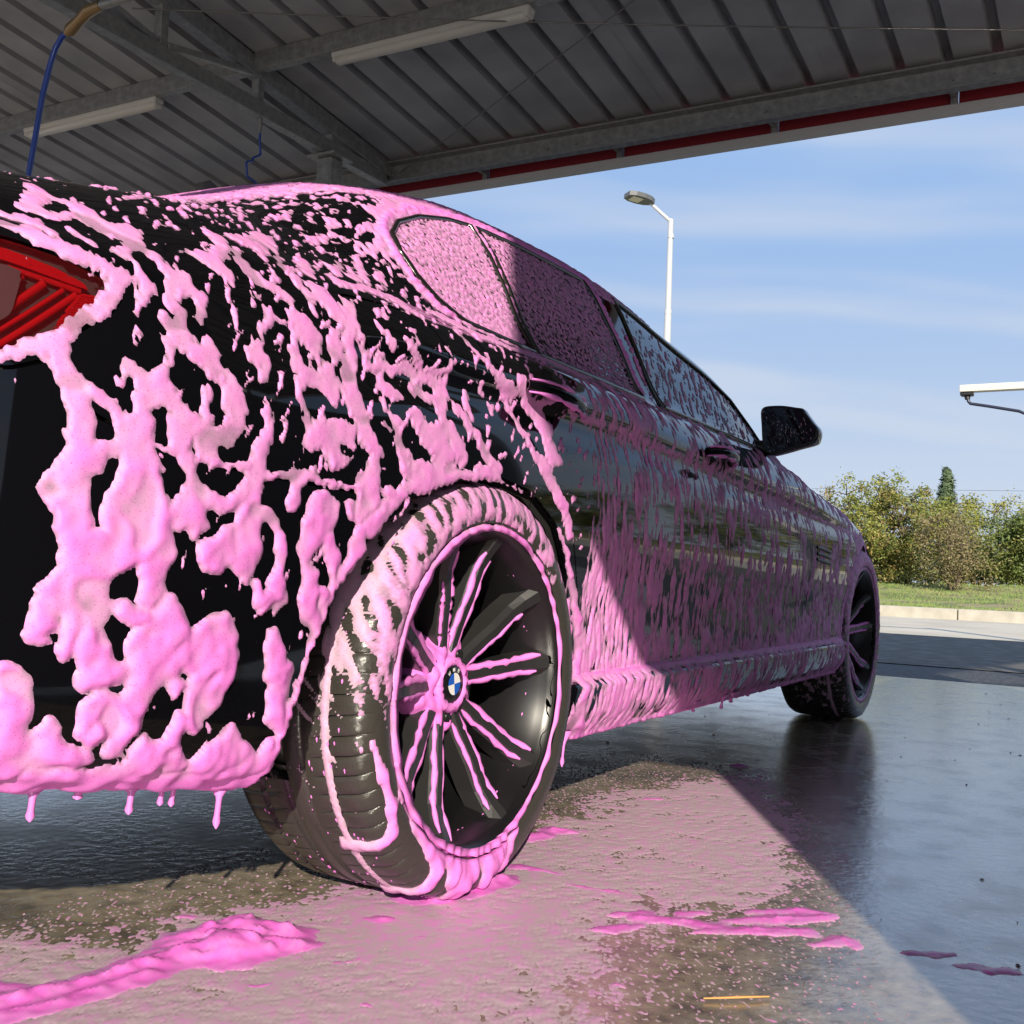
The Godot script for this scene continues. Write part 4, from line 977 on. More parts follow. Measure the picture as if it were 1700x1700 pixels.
func set_runs(runs: Array) -> void:
	cap_a.clear(); cap_b.clear(); bins.clear()
	for r in runs:
		for k in range(0, r.size() - 3, 3):
			var a := Vector3(r[k], r[k + 1], r[k + 2])
			var b := Vector3(r[k + 3], r[k + 4], r[k + 5])
			var i := cap_a.size()
			cap_a.append(a); cap_b.append(b)
			var g := maxf(a.z, b.z) + 0.03
			for x in range(int(floor((minf(a.x, b.x) - g) / BIN)), int(floor((maxf(a.x, b.x) + g) / BIN)) + 1):
				for y in range(int(floor((minf(a.y, b.y) - g) / BIN)), int(floor((maxf(a.y, b.y) + g) / BIN)) + 1):
					var q := Vector2i(x, y)
					if not bins.has(q): bins[q] = PackedInt32Array()
					bins[q].append(i)

# how deep (m) inside the runs a point lies; negative outside
func inside_runs(x: float, y: float, k := 260.0) -> float:
	var q := Vector2i(int(floor(x / BIN)), int(floor(y / BIN)))
	if not bins.has(q): return -0.03
	var s := 0.0
	for i in bins[q]:
		var a := cap_a[i]
		var b := cap_b[i]
		var ex := b.x - a.x
		var ey := b.y - a.y
		var wx := x - a.x
		var wy := y - a.y
		var t := clampf((wx * ex + wy * ey) / (ex * ex + ey * ey + 1e-9), 0.0, 1.0)
		var d := lerpf(a.z, b.z, t) - sqrt((wx - ex * t) ** 2 + (wy - ey * t) ** 2)
		if d > -0.03: s += exp(d * k)
	return log(s) / k if s > 1e-6 else -0.03

func body_foam(z: float, h: float) -> float:
	var x := zeta(z)
	var out := -0.004
	# traced runs
	if z > -0.62:
		var wx := ns.get_noise_2d(x * 32.0, h * 26.0) * 0.0024
		var wy := ns.get_noise_2d(x * 50.0 + 70.0, h * 30.0) * 0.0032
		var d := inside_runs(x + wx, h + wy, 420.0) + 0.0001
		# upper edges are torn, lower edges are round
		d += ns.get_noise_2d(x * 150.0, h * 45.0 + 11.0) * lerpf(0.0007, 0.0032, smoothstep(0.45, 0.85, h))
		if d > 0.0:
			var T := lerpf(0.0026, 0.0078, smoothstep(0.80, 0.34, h))
			var lump := 0.95 + 0.45 * ns.get_noise_2d(x * 26.0 + 5.0, h * 19.0) + 0.16 * ns.get_noise_2d(x * 66.0, h * 40.0)
			# patches where most of the foam has slid away
			lump *= lerpf(0.22, 1.0, smoothstep(-0.70, -0.35, ns.get_noise_2d(x * 17.0 + 60.0, h * 15.0)))
			out = T * (1.0 - exp(-d / (T * 0.5))) * maxf(lump, 0.08)
		else: out = maxf(out, d * 0.8)
	if z > 0.42:
		var e := 0.030 - absf(h - 0.242 - 0.03 * smoothstep(0.54, 0.8, z)) + ns.get_noise_2d(x * 40.0, h * 30.0) * 0.007
		if e > 0.0: out = maxf(out, 0.011 * (1.0 - exp(-e / 0.010)) * (0.9 + 0.5 * ns.get_noise_2d(x * 30.0 + 5.0, h * 26.0)))
	# torn flecks between the runs
	if z > -0.42 and z < 0.95 and h > 0.30 and h < 1.30:
		var tilt := x * 62.0 + h * 18.0
		var n := ns.get_noise_2d(tilt, h * 19.0 + 7.0) + 0.55 * ns.get_noise_2d(tilt * 2.3, h * 46.0) + 0.25 * nz.get_noise_2d(tilt * 4.0, h * 90.0)
		var lim := lerpf(0.88, 0.62, smoothstep(0.50, 0.86, h)) + 0.5 * smoothstep(0.62, 0.85, z)
		out = maxf(out, minf((n - lim) * 0.010, 0.0034))
	# runs round the corner onto the tail
	if z > 0.86 and h < 0.98:
		var n := ns.get_noise_2d(x * 26.0 + 3.0, h * 7.0) + 0.4 * ns.get_noise_2d(x * 60.0, h * 18.0)
		out = maxf(out, minf((n - 0.12) * 0.02, 0.009) * smoothstep(0.86, 0.93, z) - 0.004 * smoothstep(0.93, 0.86, z))
	if z > 0.92 and h > 0.72 and h < 0.85: out = minf(out, (absf(h - 0.785) - 0.055) * 0.4)
	# small flecks on the rear pillar and deck
	if z > -0.25 and h > 0.93 and h < 1.5:
		var n := nz.get_noise_2d(x * 60.0 + h * 25.0, h * 34.0 + 40.0) + 0.35 * nz.get_noise_2d(x * 170.0, h * 90.0)
		var lim := lerpf(0.44, 0.05, smoothstep(1.17, 1.32, h)) + 0.25 * smoothstep(0.30, 0.6, z)
		out = maxf(out, (n - lim) * 0.007)
	if h > 1.28 and z > -1.2:
		var n := nz.get_noise_2d(x * 95.0, h * 60.0) + 0.5 * nz.get_noise_2d(x * 230.0, h * 150.0)
		out = maxf(out, minf((n + 0.22 + 0.2 * smoothstep(1.4, 1.6, h)) * 0.006, 0.004))
	# streaks down the doors, the sill and the front wing
	if z < -0.30 and h < 1.0:
		var fade := smoothstep(-0.30, -0.44, z)
		var wob := nz.get_noise_2d(x * 18.0, h * 6.0) * 0.15
		var n := 0.50 * nz.get_noise_2d(x * 46.0 + wob, h * 7.0) + 0.75 * nz.get_noise_2d(x * 125.0 + wob * 2.0, h * 9.0) + 0.45 * nz.get_noise_2d(x * 270.0, h * 24.0)
		var b := -0.09
		b += 0.16 * smoothstep(0.68, 0.50, h)
		b += 0.32 * smoothstep(-0.85, -0.50, z) * smoothstep(0.68, 0.58, h)
		b -= 0.07 * smoothstep(0.83, 0.86, h)
		b -= 0.06 * smoothstep(0.90, 0.94, h)
		b += 0.07 * smoothstep(0.64, 0.70, h)
		b += 0.18 * smoothstep(0.40, 0.345, h)
		b -= 0.12 * smoothstep(-1.9, -2.3, z) * smoothstep(0.62, 0.74, h)
		b += 0.28 * nz.get_noise_2d(x * 9.0, h * 5.0 + 3.0)
		if h < 0.315: b -= 0.20 - 0.22 * smoothstep(0.23, 0.19, h) - 0.25 * smoothstep(-0.36, -0.32, z) - 0.2 * smoothstep(-0.75, -0.95, z) * smoothstep(-1.5, -1.2, z)
		out = maxf(out, minf((n + b) * 0.0065, 0.0045) * fade - 0.003 * (1.0 - fade))
		# ledge above the skirt
		var e := 0.011 - absf(h - 0.327) + nz.get_noise_2d(x * 40.0, 2.0) * 0.004
		out = maxf(out, e * 0.7 * fade)
		# under the swage line
		var w := 0.85 + 0.049 * (z + 0.55) if z < -0.55 else 0.85
		var m := nz.get_noise_2d(x * 85.0, h * 30.0)
		out = maxf(out, (0.010 - absf(h - w + 0.012)) * 0.35 + m * 0.004 - 0.001)
		# fringe at the bottom edge
		out = maxf(out, (0.008 - absf(h - 0.185) + nz.get_noise_2d(x * 120.0, 9.0) * 0.006) * 0.9 * fade)
		# round the front arch
		if z < -2.5:
			var a := sdf(ARCH_F, Vector2(z, h))
			out = maxf(out, (0.014 - a + nz.get_noise_2d(x * 60.0, h * 40.0) * 0.010) * 0.5)
	# beads on the glass and round its frame
	if h > 0.965 and h < 1.36 and z < 0.16 and z > -1.85:
		var q := Vector2(z, h)
		var wd := minf(sdf(WIN_Q, q), minf(sdf(WIN_R, q), sdf(WIN_F, q)))
		if wd < 0.0:
			var n := nz.get_noise_2d(x * 190.0 + h * 70.0, h * 95.0) + 0.55 * nz.get_noise_2d(x * 380.0, h * 200.0)
			var b := 0.17 + 0.10 * smoothstep(1.14, 1.02, h)
			if z < -0.28: b = 0.08 - 0.14 * smoothstep(1.14, 1.04, h)
			if z < -0.86:
				n = 0.8 * nz.get_noise_2d(x * 130.0 + h * 30.0, h * 14.0) + 0.5 * nz.get_noise_2d(x * 260.0, h * 40.0)
				b = -0.24 - 0.30 * smoothstep(1.16, 1.26, h)
			b -= 0.25 * smoothstep(0.022, 0.004, -wd)
			out = maxf(-0.004, minf((n + b) * 0.0045, 0.0030))
		elif wd < 0.04 and z > -0.9:
			var n := nz.get_noise_2d(x * 60.0, h * 60.0)
			if h < 1.0: out = maxf(out, (0.010 - wd + n * 0.005) * 0.4)
			elif z > -0.02: out = maxf(out, (0.016 - absf(wd - 0.020) + n * 0.010) * 0.4)
			else: out = maxf(out, (0.022 - absf(wd - 0.022) + n * 0.014) * 0.35)
	# nothing hangs across the wheel openings
	if h < 0.75:
		if z > -0.45 and z < 0.6: out = minf(out, (sdf(ARCH_R, Vector2(z, h)) + 0.008 + 0.004 * ns.get_noise_2d(z * 60.0, h * 60.0)) * 0.9)
		if z < -2.5: out = minf(out, (sdf(ARCH_F, Vector2(z, h)) + 0.005) * 0.9)
	return out

func foam_colour(t: float, a: float, b: float) -> Color:
	var k := clampf(t / 0.0065, 0.0, 1.0)
	var n := nz.get_noise_2d(a * 35.0 + 90.0, b * 35.0) * 0.5 + nz.get_noise_2d(a * 140.0, b * 110.0) * 0.3
	k = clampf(k + n * 0.40, 0.0, 1.0)
	# a skin a millimetre thin lets the black paint show through
	return Color(0.31, 0.18, 0.27).lerp(Color(0.68, 0.335, 0.585), smoothstep(0.0, 0.0016, t)).lerp(Color(0.78, 0.20, 0.655), k)

# the grid pushed out along its normals by T and cut where T falls to nothing
func offset_foam(P: PackedVector3Array, N: PackedVector3Array, ni: int, nj: int, T: PackedFloat32Array, C: PackedColorArray, cut := -0.0005) -> Geo:
	var D := PackedVector3Array()
	D.resize(P.size())
	for i in P.size(): D[i] = P[i] + N[i] * maxf(T[i], -0.004)
	var R := grid_normals(D, ni, nj)
	var g := Geo.new()
	var m := PackedInt32Array()
	m.resize(P.size())
	m.fill(-1)
	var edge := {}
	for i in ni - 1:
		for j in nj - 1:
			var a := i * nj + j
			var e := [a, a + 1, a + nj + 1, a + nj]
			var lo := minf(minf(T[e[0]], T[e[1]]), minf(T[e[2]], T[e[3]]))
			var hi := maxf(maxf(T[e[0]], T[e[1]]), maxf(T[e[2]], T[e[3]]))
			if hi <= cut: continue
			for q in e:
				if T[q] > cut and m[q] < 0:
					m[q] = g.v.size()
					g.v.append(D[q]); g.n.append(R[q] if R[q].dot(N[q]) > 0 else -R[q]); g.c.append(C[q])
			if lo > cut:
				g.ix.append_array([m[e[0]], m[e[1]], m[e[3]], m[e[1]], m[e[2]], m[e[3]]])
				continue
			for t in [[e[0], e[1], e[3]], [e[1], e[2], e[3]]]:
				var out := PackedInt32Array()
				for k in 3:
					var p: int = t[k]
					var q: int = t[(k + 1) % 3]
					if T[p] > cut: out.append(m[p])
					if (T[p] > cut) != (T[q] > cut):
						var c := Vector2i(mini(p, q), maxi(p, q))
						if not edge.has(c):
							var u := clampf((cut - T[c.x]) / (T[c.y] - T[c.x]), 0.0, 1.0)
							edge[c] = g.v.size()
							var nn := N[c.x].lerp(N[c.y], u)
							var rr := R[c.x].lerp(R[c.y], u).normalized()
							var good := c.x if T[c.x] > cut else c.y
							g.v.append(P[c.x].lerp(P[c.y], u) + nn * cut); g.n.append(rr if rr.dot(nn) > 0 else -rr); g.c.append(C[good])
						out.append(edge[c])
				for k in range(1, out.size() - 1): g.ix.append_array([out[0], out[k], out[k + 1]])
	return g

func foam_patch(zs: PackedFloat32Array, hs: PackedFloat32Array) -> Geo:
	var g := surf_grid(zs, hs)
	var T := PackedFloat32Array()
	var C := PackedColorArray()
	T.resize(g.p.size())
	C.resize(g.p.size())
	var k := 0
	for z in zs:
		for h in hs:
			var t := body_foam(z, h)
			T[k] = t
			if t > -0.003: C[k] = foam_colour(t, z, h)
			k += 1
	return offset_foam(g.p, g.n, g.ni, g.nj, T, C)

func drip(g: Geo, at: Vector3, len: float, r: float, bead := 1.0) -> void:
	var p := PackedVector3Array()
	var q := PackedFloat32Array()
	for k in 15:
		var u := k / 14.0
		p.append(at + Vector3(0.0012 * sin(u * 5.0), 0.008 - (len + 0.008) * u, 0))
		var s := lerpf(r * 4.2, r * 0.62, smoothstep(0.0, 0.42, u) ** 0.7)
		s = maxf(s, r * 1.15 * bead * exp(-pow((u - 0.84) / 0.14, 2.0)))
		if u > 0.95: s = r * 0.75 * bead if u < 1.0 else r * 0.15
		q.append(s)
	g.tube(p, q, 10)

func paint(g: Geo, col: Color) -> void:
	while g.c.size() < g.v.size(): g.c.append(col)

func build_body_foam() -> void:
	set_runs(RUNS)
	var big := Node3D.new()
	var hs := steps(-0.02, 1.46, 0.0042)
	hs.append_array(steps(1.466, 2.2, 0.008))
	var g := foam_patch(steps(1.02, 0.16, 0.0036), steps(-0.02, 1.42, 0.0036))
	var o := part(g, "soap_foam", M.foam)
	meta(o, "thick pink foam in lumpy runs over the black rear flank and bumper", "foam", "", "stuff")
	g = foam_patch(steps(0.16, -0.62, 0.0042), steps(0.10, 1.42, 0.0040))
	o = part(g, "soap_foam", M.foam)
	meta(o, "pink foam around the fuel flap, quarter window and rear door edge", "foam", "", "stuff")
	g = foam_patch(steps(-0.62, -3.35, 0.0064), steps(0.12, 1.36, 0.0045))
	o = part(g, "soap_foam", M.foam)
	meta(o, "thin pink foam streaks running down the shaded doors and front wing", "foam", "", "stuff")
	g = foam_patch(steps(0.40, -1.3, 0.008), steps(1.36, 2.1, 0.0075))
	o = part(g, "soap_foam", M.foam)
	meta(o, "speckled pink foam film on the car roof and rear screen", "foam", "", "stuff")
	var d := Geo.new()
	for e in [[0.775, 0.252, 0.036, 0.006], [0.655, 0.232, 0.032, 0.006], [0.615, 0.230, 0.022, 0.005], [0.60, 0.230, 0.024, 0.005], [0.532, 0.228, 0.055, 0.006], [0.72, 0.240, 0.014, 0.007]]:
		var s := surf_at(e[0], e[1])
		drip(d, s[0] + Vector3(-0.004, -0.004, 0), e[2], e[3], 0.75)
	for e in [[-0.362, 0.198, 0.062, 0.0040], [-0.318, 0.20, 0.03, 0.0055], [-1.10, 0.192, 0.018, 0.005], [-1.32, 0.192, 0.03, 0.005], [-1.40, 0.192, 0.02, 0.006], [-1.55, 0.192, 0.014, 0.006]]:
		var s := surf_at(e[0], e[1])
		drip(d, s[0] + Vector3(-0.002, -0.003, 0), e[2], e[3], 1.0)
	# foam caught on the door handles, with threads running off it
	for e in [[-0.10, -0.325, 0.862, 0.852], [-1.035, -1.225, 0.853, 0.842]]:
		for row in 2:
			var pts := PackedVector3Array()
			var rad := PackedFloat32Array()
			for k in 17:
				var u := k / 16.0
				var s := surf_at(lerpf(e[0], e[1], u), lerpf(e[2], e[3], u))
				pts.append(s[0] + s[1] * (0.010 + 0.034 * sin(PI * clampf(u * 1.05, 0.0, 1.0)) ** 0.6) + Vector3(0.004 * row, -0.012 + 0.022 * row, 0))
				rad.append((0.0045 + 0.0045 * ns.get_noise_2d(u * 7.0, 3.0 + row * 9.0)) * (0.4 if k == 0 or k == 16 else 1.0))
			d.tube(pts, rad, 10)
	paint(d, Color(0.78, 0.23, 0.67))
	o = part(d, "foam_drips", M.foam_wet)
	meta(o, "pink foam drips hanging from the bumper and sill edge", "foam", "", "stuff")
	big.free()

# ---------------------------------------------------------------- wheels
func tyre_profile() -> PackedVector2Array:
	return poly([-0.112, 0.238, -0.126, 0.25, -0.137, 0.28, -0.136, 0.305, -0.126, 0.325, -0.112, 0.3335, -0.098, 0.336, -0.074, 0.3372, -0.072, 0.330, -0.062, 0.330, -0.060, 0.3378, -0.024, 0.3382, -0.022, 0.331, -0.012, 0.331, -0.010, 0.3384,
		0.012, 0.3384, 0.014, 0.331, 0.024, 0.331, 0.026, 0.3382, 0.060, 0.3378, 0.062, 0.330, 0.072, 0.330, 0.074, 0.3372, 0.098, 0.336, 0.112, 0.3335, 0.126, 0.325, 0.135, 0.308, 0.1375, 0.290, 0.134, 0.275, 0.128, 0.266, 0.122, 0.2585])

func make_tyre() -> Geo:
	var g := Geo.new()
	var pr := tyre_profile()
	var ang := PackedFloat32Array()
	var dep := PackedFloat32Array()
	for k in 72:
		var a := TAU * k / 72.0
		for e in [[0.0, 0.0], [0.30, 0.0], [0.60, 0.0], [0.88, 0.0], [0.90, 1.0], [0.98, 1.0]]:
			ang.append(a + TAU / 72.0 * e[0]); dep.append(e[1])
	ang.append(TAU); dep.append(0.0)
	var P := PackedVector3Array()
	for i in ang.size():
		for j in pr.size():
			var q := pr[j]
			var lim := smoothstep(0.318, 0.327, q.y) * (1.0 if absf(q.x) < 0.13 else 0.0)
			if absf(q.x) < 0.03: lim = 0.0
			var tw := q.x * 0.9 if absf(q.x) > 0.03 else 0.0
			var r := q.y - 0.0045 * dep[i] * lim
			P.append(Vector3(q.x, r * sin(ang[i] + tw * 0.4), r * cos(ang[i] + tw * 0.4)))
	var nj := pr.size()
	var N := grid_normals(P, ang.size(), nj)
	g.v = P
	for i in P.size():
		var q: Vector2 = pr[i % nj]
		var outw := Vector3(q.x * 1.2, P[i].y, P[i].z)
		g.n.append(N[i] if N[i].dot(outw) > 0 else -N[i])
	for i in ang.size() - 1:
		for j in nj - 1:
			var a := i * nj + j
			g.ix.append_array([a, a + nj, a + 1, a + 1, a + nj, a + nj + 1])
	return g

var SPOKES := []

func spoke_geo(a_hub: float, a_rim: float) -> Geo:
	var g := Geo.new()
	var sec := [[-0.5, -0.040], [-0.5, -0.010], [-0.26, 0.0], [0.18, 0.0], [0.5, -0.012], [0.5, -0.040]]
	var rows := []
	for k in 9:
		var u := k / 8.0
		var r := lerpf(0.040, 0.252, u)
		var a := lerp_angle(a_hub, a_rim, smoothstep(0.0, 1.0, u) * 0.35 + u * 0.65)
		var x := lerpf(0.056, 0.118, pow(u, 1.5)) - 0.012 * smoothstep(0.5, 0.9, u) * (1.0 - u) * 4.0
		var w := lerpf(0.031, 0.033, minf(u * 2.0, 1.0)) + 0.012 * smoothstep(0.72, 1.0, u)
		var dirr := Vector3(0, sin(a), cos(a))
		var tan := Vector3(0, cos(a), -sin(a))
		var row := []
		for s in sec: row.append(dirr * r + tan * (s[0] * w) + Vector3(x + s[1] * (1.0 if s[1] > -0.03 else 1.2), 0, 0))
		rows.append(row)
	for k in 8:
		for j in sec.size() - 1:
			g.quad(rows[k][j], rows[k][j + 1], rows[k + 1][j + 1], rows[k + 1][j])
	return g

func make_wheel(car: Node3D, at: Vector3) -> Node3D:
	var w := Node3D.new()
	w.name = "wheel"
	car.add_child(w, true)
	w.position = at
	part(make_tyre(), "tyre", M.rubber, w)
	var rim := Geo.new()
	rim.lathe(poly([0.118, 0.250, 0.122, 0.262, 0.128, 0.2635, 0.130, 0.260, 0.124, 0.253, 0.112, 0.248, 0.100, 0.243, 0.085, 0.236, 0.04, 0.224, -0.06, 0.214, -0.11, 0.225, -0.118, 0.245]), 128)
	part(rim, "rim", M.rim_paint, w)
	for k in 5:
		var c := deg_to_rad(87.0 + 72.0 * k)
		for s in [-1.0, 1.0]:
			SPOKES.append([c + s * 0.24, c + s * 0.265])
			part(spoke_geo(c + s * 0.24, c + s * 0.265), "spoke", M.rim_face, w)
	var hub := Geo.new()
	hub.lathe(poly([0.0663, 0.0, 0.066, 0.030, 0.063, 0.0345, 0.058, 0.036, 0.054, 0.050, 0.046, 0.074, 0.030, 0.082, -0.02, 0.085]), 64)
	part(hub, "hub", M.rim_paint, w)
	for k in 5:
		var a := deg_to_rad(51.0 + 72.0 * k)
		var b := Geo.new()
		b.lathe(poly([0.058, 0.0, 0.058, 0.009, 0.054, 0.011, 0.035, 0.011]), 12, Vector3(0, 0.056 * sin(a), 0.056 * cos(a)))
		part(b, "wheel_bolt", M.trim_metal, w)
	# the roundel: black ring, blue and white quarters
	var e := Geo.new()
	e.lathe(poly([0.0672, 0.0, 0.0672, 0.0285, 0.0665, 0.0295, 0.066, 0.0295]), 48)
	part(e, "emblem_ring", M.emblem_black, w)
	for k in 4:
		var q := Geo.new()
		var a0 := PI / 2 * k - 0.12
		for s in 12:
			var a := a0 + PI / 2 * s / 12.0
			var b := a0 + PI / 2 * (s + 1) / 12.0
			q.tri(Vector3(0.0678, 0, 0), Vector3(0.0678, 0.0185 * sin(b), 0.0185 * cos(b)), Vector3(0.0678, 0.0185 * sin(a), 0.0185 * cos(a)))
		part(q, "emblem_quarter", M.emblem_white if k % 2 == 1 else M.emblem_blue, w)
	var font := SystemFont.new()
	font.font_names = PackedStringArray(["Droid Sans"])
	for l in [["B", 0.62], ["M", 0.0], ["W", -0.62]]:
		var tm := TextMesh.new()
		tm.text = l[0]
		tm.font = font
		tm.font_size = 64
		tm.pixel_size = 0.0085 / 64.0
		tm.depth = 0.0004
		var o := part(tm, "emblem_letter", M.emblem_white, w)
		var a: float = PI / 2 + l[1] - 0.12
		var up := Vector3(0, sin(a), cos(a))
		o.transform = Transform3D(Basis(up.cross(Vector3(1, 0, 0)), up, Vector3(1, 0, 0)), Vector3(0.0679, 0, 0) + up * 0.0238)
	var disc := Geo.new()
	disc.lathe(poly([-0.005, 0.075, -0.004, 0.172, -0.006, 0.174, -0.03, 0.174, -0.032, 0.172, -0.032, 0.075]), 96)
	part(disc, "brake_disc", M.disc_metal, w)
	var cal := Geo.new()
	cal.box(Vector3(0.0, 0.035, 0.155), Vector3(0.075, 0.15, 0.07), Basis(Vector3(1, 0, 0), -0.2), 0.018)
	part(cal, "brake_caliper", M.black_plastic, w)
	var bar := Geo.new()
	bar.lathe(poly([-0.05, 0.0, -0.05, 0.09, -0.13, 0.12, -0.13, 0.235]), 48)
	part(bar, "back_plate", M.inner_black, w)
	return w

var WHEEL_RUNS := [[0.3099, -0.0555, 0.0067, 0.286, -0.1029, 0.0083, 0.2615, -0.1514, 0.0095, 0.2505, -0.1894, 0.0084, 0.2612, -0.2173, 0.0076, 0.2755, -0.2293, 0.0083, 0.2581, -0.2538, 0.0095, 0.2463, -0.2715, 0.0107],
	[0.2507, -0.0927, 0.0096, 0.2309, -0.1381, 0.0097, 0.194, -0.1873, 0.011, 0.1566, -0.2288, 0.012, 0.1361, -0.2647, 0.0121, 0.1455, -0.2912, 0.0121, 0.1477, -0.3003, 0.0141],
	[0.194, -0.1873, 0.0098, 0.1515, -0.2203, 0.0181, 0.0961, -0.2406, 0.0227, 0.0446, -0.254, 0.0254, -0.009, -0.2611, 0.0239, -0.0498, -0.2516, 0.02, -0.0919, -0.238, 0.0181, -0.1196, -0.2139, 0.0161, -0.1475, -0.1817, 0.013, -0.1755, -0.1411, 0.0118],
	[0.0952, -0.2505, 0.0186, 0.0804, -0.2798, 0.0166, 0.0919, -0.2904, 0.0145],
	[0.044, -0.2608, 0.0212, 0.0351, -0.2894, 0.0191, 0.0527, -0.3089, 0.019, 0.0683, -0.312, 0.0188],
	[-0.0093, -0.2646, 0.0239, -0.0259, -0.299, 0.0175, -0.0205, -0.315, 0.0175],
	[-0.0576, -0.2601, 0.0178, -0.0522, -0.2801, 0.0111, -0.0469, -0.2999, 0.0089],
	[-0.1076, -0.248, 0.0091, -0.0882, -0.2801, 0.0063, -0.0716, -0.2981, 0.0072, -0.0686, -0.3045, 0.0098],
	[0.1116, -0.202, 0.0164, 0.0912, -0.2252, 0.0187],
	[0.0346, -0.219, 0.0171, 0.0198, -0.2386, 0.0215]]

func build_wheel_foam(at: Vector3, front: bool) -> void:
	# skin of rim flange, sidewall and tread, wrapped round the wheel
	set_runs([] if front else WHEEL_RUNS)
	var pr0 := poly([0.1145, 0.2485, 0.124, 0.2530, 0.1305, 0.2595, 0.1305, 0.264, 0.128, 0.267, 0.134, 0.275, 0.1375, 0.290, 0.135, 0.308, 0.126, 0.325, 0.112, 0.3335, 0.098, 0.336, 0.06, 0.338, 0.0, 0.3385, -0.07, 0.3375])
	var pr := PackedVector2Array()
	for i in pr0.size() - 1:
		var n := maxi(1, int(pr0[i].distance_to(pr0[i + 1]) / 0.0042))
		for k in n: pr.append(pr0[i].lerp(pr0[i + 1], float(k) / n))
	pr.append(pr0[pr0.size() - 1])
	var ni := 240 if front else 560
	var P := PackedVector3Array()
	var T := PackedFloat32Array()
	var C := PackedColorArray()
	for i in ni + 1:
		var a := TAU * i / ni
		var sa := sin(a)
		var ca := cos(a)
		for q in pr:
			var y := q.y * sa
			var z := q.y * ca
			P.append(Vector3(q.x, y, z))
			var n1 := ns.get_noise_2d(z * 34.0, y * 20.0 + q.x * 26.0)
			var n2 := nz.get_noise_2d(z * 120.0 + 9.0, y * 80.0 + q.x * 70.0)
			var n3 := ns.get_noise_2d(a * 5.0, q.y * 30.0 + q.x * 40.0)
			var t := -0.004
			# flange ring
			if q.x > 0.10 and q.y < 0.272:
				t = maxf(t, (0.0100 - absf(q.y - 0.2610) + n3 * 0.003 + n1 * 0.003) * 0.75)
				if sa > 0.1: t = maxf(t, (0.016 - absf(q.y - 0.249) + n1 * 0.006) * 0.35 * smoothstep(0.1, 0.5, sa))
			elif q.x > 0.05 and q.y > 0.264:
				# upper sidewall
				var b := -0.74 + 0.88 * smoothstep(-0.10, 0.22, y + 0.10 * ca)
				t = maxf(t, minf((n1 * 0.5 + n2 * 0.3 + n3 * 0.2 + b * 1.3) * 0.005, 0.0016 + 0.0012 * n1))
			if q.y > 0.325:
				# film on the tread, densest at the upper back
				var b := -0.78 + 0.66 * smoothstep(-0.16, 0.20, y + 0.10 * ca) * smoothstep(-0.06, 0.10, q.x)
				var fl := nz.get_noise_2d(z * 90.0 + 20.0, y * 90.0 + q.x * 60.0)
				t = maxf(t, minf((n1 * 0.5 + fl * 0.6 + b) * 0.0040, 0.0010))
				if ca > 0.3: t = maxf(t, (0.006 - absf(q.x - 0.066) + n2 * 0.003) * 0.5)
			if not front and q.x > 0.05 and sa < 0.75:
				var d := inside_runs(z + n1 * 0.002, y + n1 * 0.003, 140.0) - 0.002
				if d > 0.0: t = maxf(t, (0.014 + 0.006 * n1) * (1.0 - exp(-d / 0.012)))
			if front: t = minf(maxf(t, (n1 * 0.5 + n2 * 0.7 + 0.05 + 0.5 * sa) * 0.004), 0.0025)
			T.append(t)
			C.append(foam_colour(t, z + 3.0, y).lerp(Color(0.56, 0.45, 0.49), 0.5 * smoothstep(0.328, 0.336, q.y)))
	var nj := pr.size()
	var N := grid_normals(P, ni + 1, nj)
	for i in P.size():
		if N[i].dot(Vector3(P[i].x * 1.5, P[i].y, P[i].z)) < 0: N[i] = -N[i]
	var g := offset_foam(P, N, ni + 1, nj, T, C)
	# foam lying on the spokes and running down them
	var k := 0
	for s in SPOKES.slice(0, 10):
		var dn := -sin(s[1])
		var amount := 0.95 if not front else 0.9
		for side in [-1.0, 1.0]:
			rng.seed = 100 + k * 7 + int(side)
			k += 1
			# foam gathers on the side that faces up
			var tan_y := cos(s[1])
			var up: bool = side * tan_y > 0.0
			var from := rng.randf_range(0.0, 0.12)
			var to := rng.randf_range(0.88, 1.0) if up or dn > 0.3 else rng.randf_range(0.45, 0.95)
			if rng.randf() > amount: continue
			var pts := PackedVector3Array()
			var rad := PackedFloat32Array()
			for j in 15:
				var u := lerpf(from, to, j / 14.0)
				var r := lerpf(0.045, 0.248, u)
				var a := lerp_angle(s[0], s[1], smoothstep(0.0, 1.0, u) * 0.35 + u * 0.65)
				var x := lerpf(0.056, 0.118, pow(u, 1.5)) - 0.012 * smoothstep(0.5, 0.9, u) * (1.0 - u) * 4.0
				var w := lerpf(0.031, 0.033, minf(u * 2.0, 1.0)) + 0.012 * smoothstep(0.72, 1.0, u)
				var wob := nz.get_noise_2d(u * 6.0, k * 17.0)
				pts.append(Vector3(0, sin(a), cos(a)) * r + Vector3(0, cos(a), -sin(a)) * (w * (0.36 + 0.12 * wob) * side) + Vector3(x - 0.004, 0, 0))
				var e := 0.0052 + 0.0034 * nz.get_noise_2d(u * 9.0 + 50.0, k * 11.0)
				if up: e *= 1.25
				rad.append(e * (1.0 if j > 0 and j < 14 else 0.35) * (0.85 if j == 1 or j == 13 else 1.0))
			g.tube(pts, rad, 10, Vector3(1, 0, 0), 0.65)
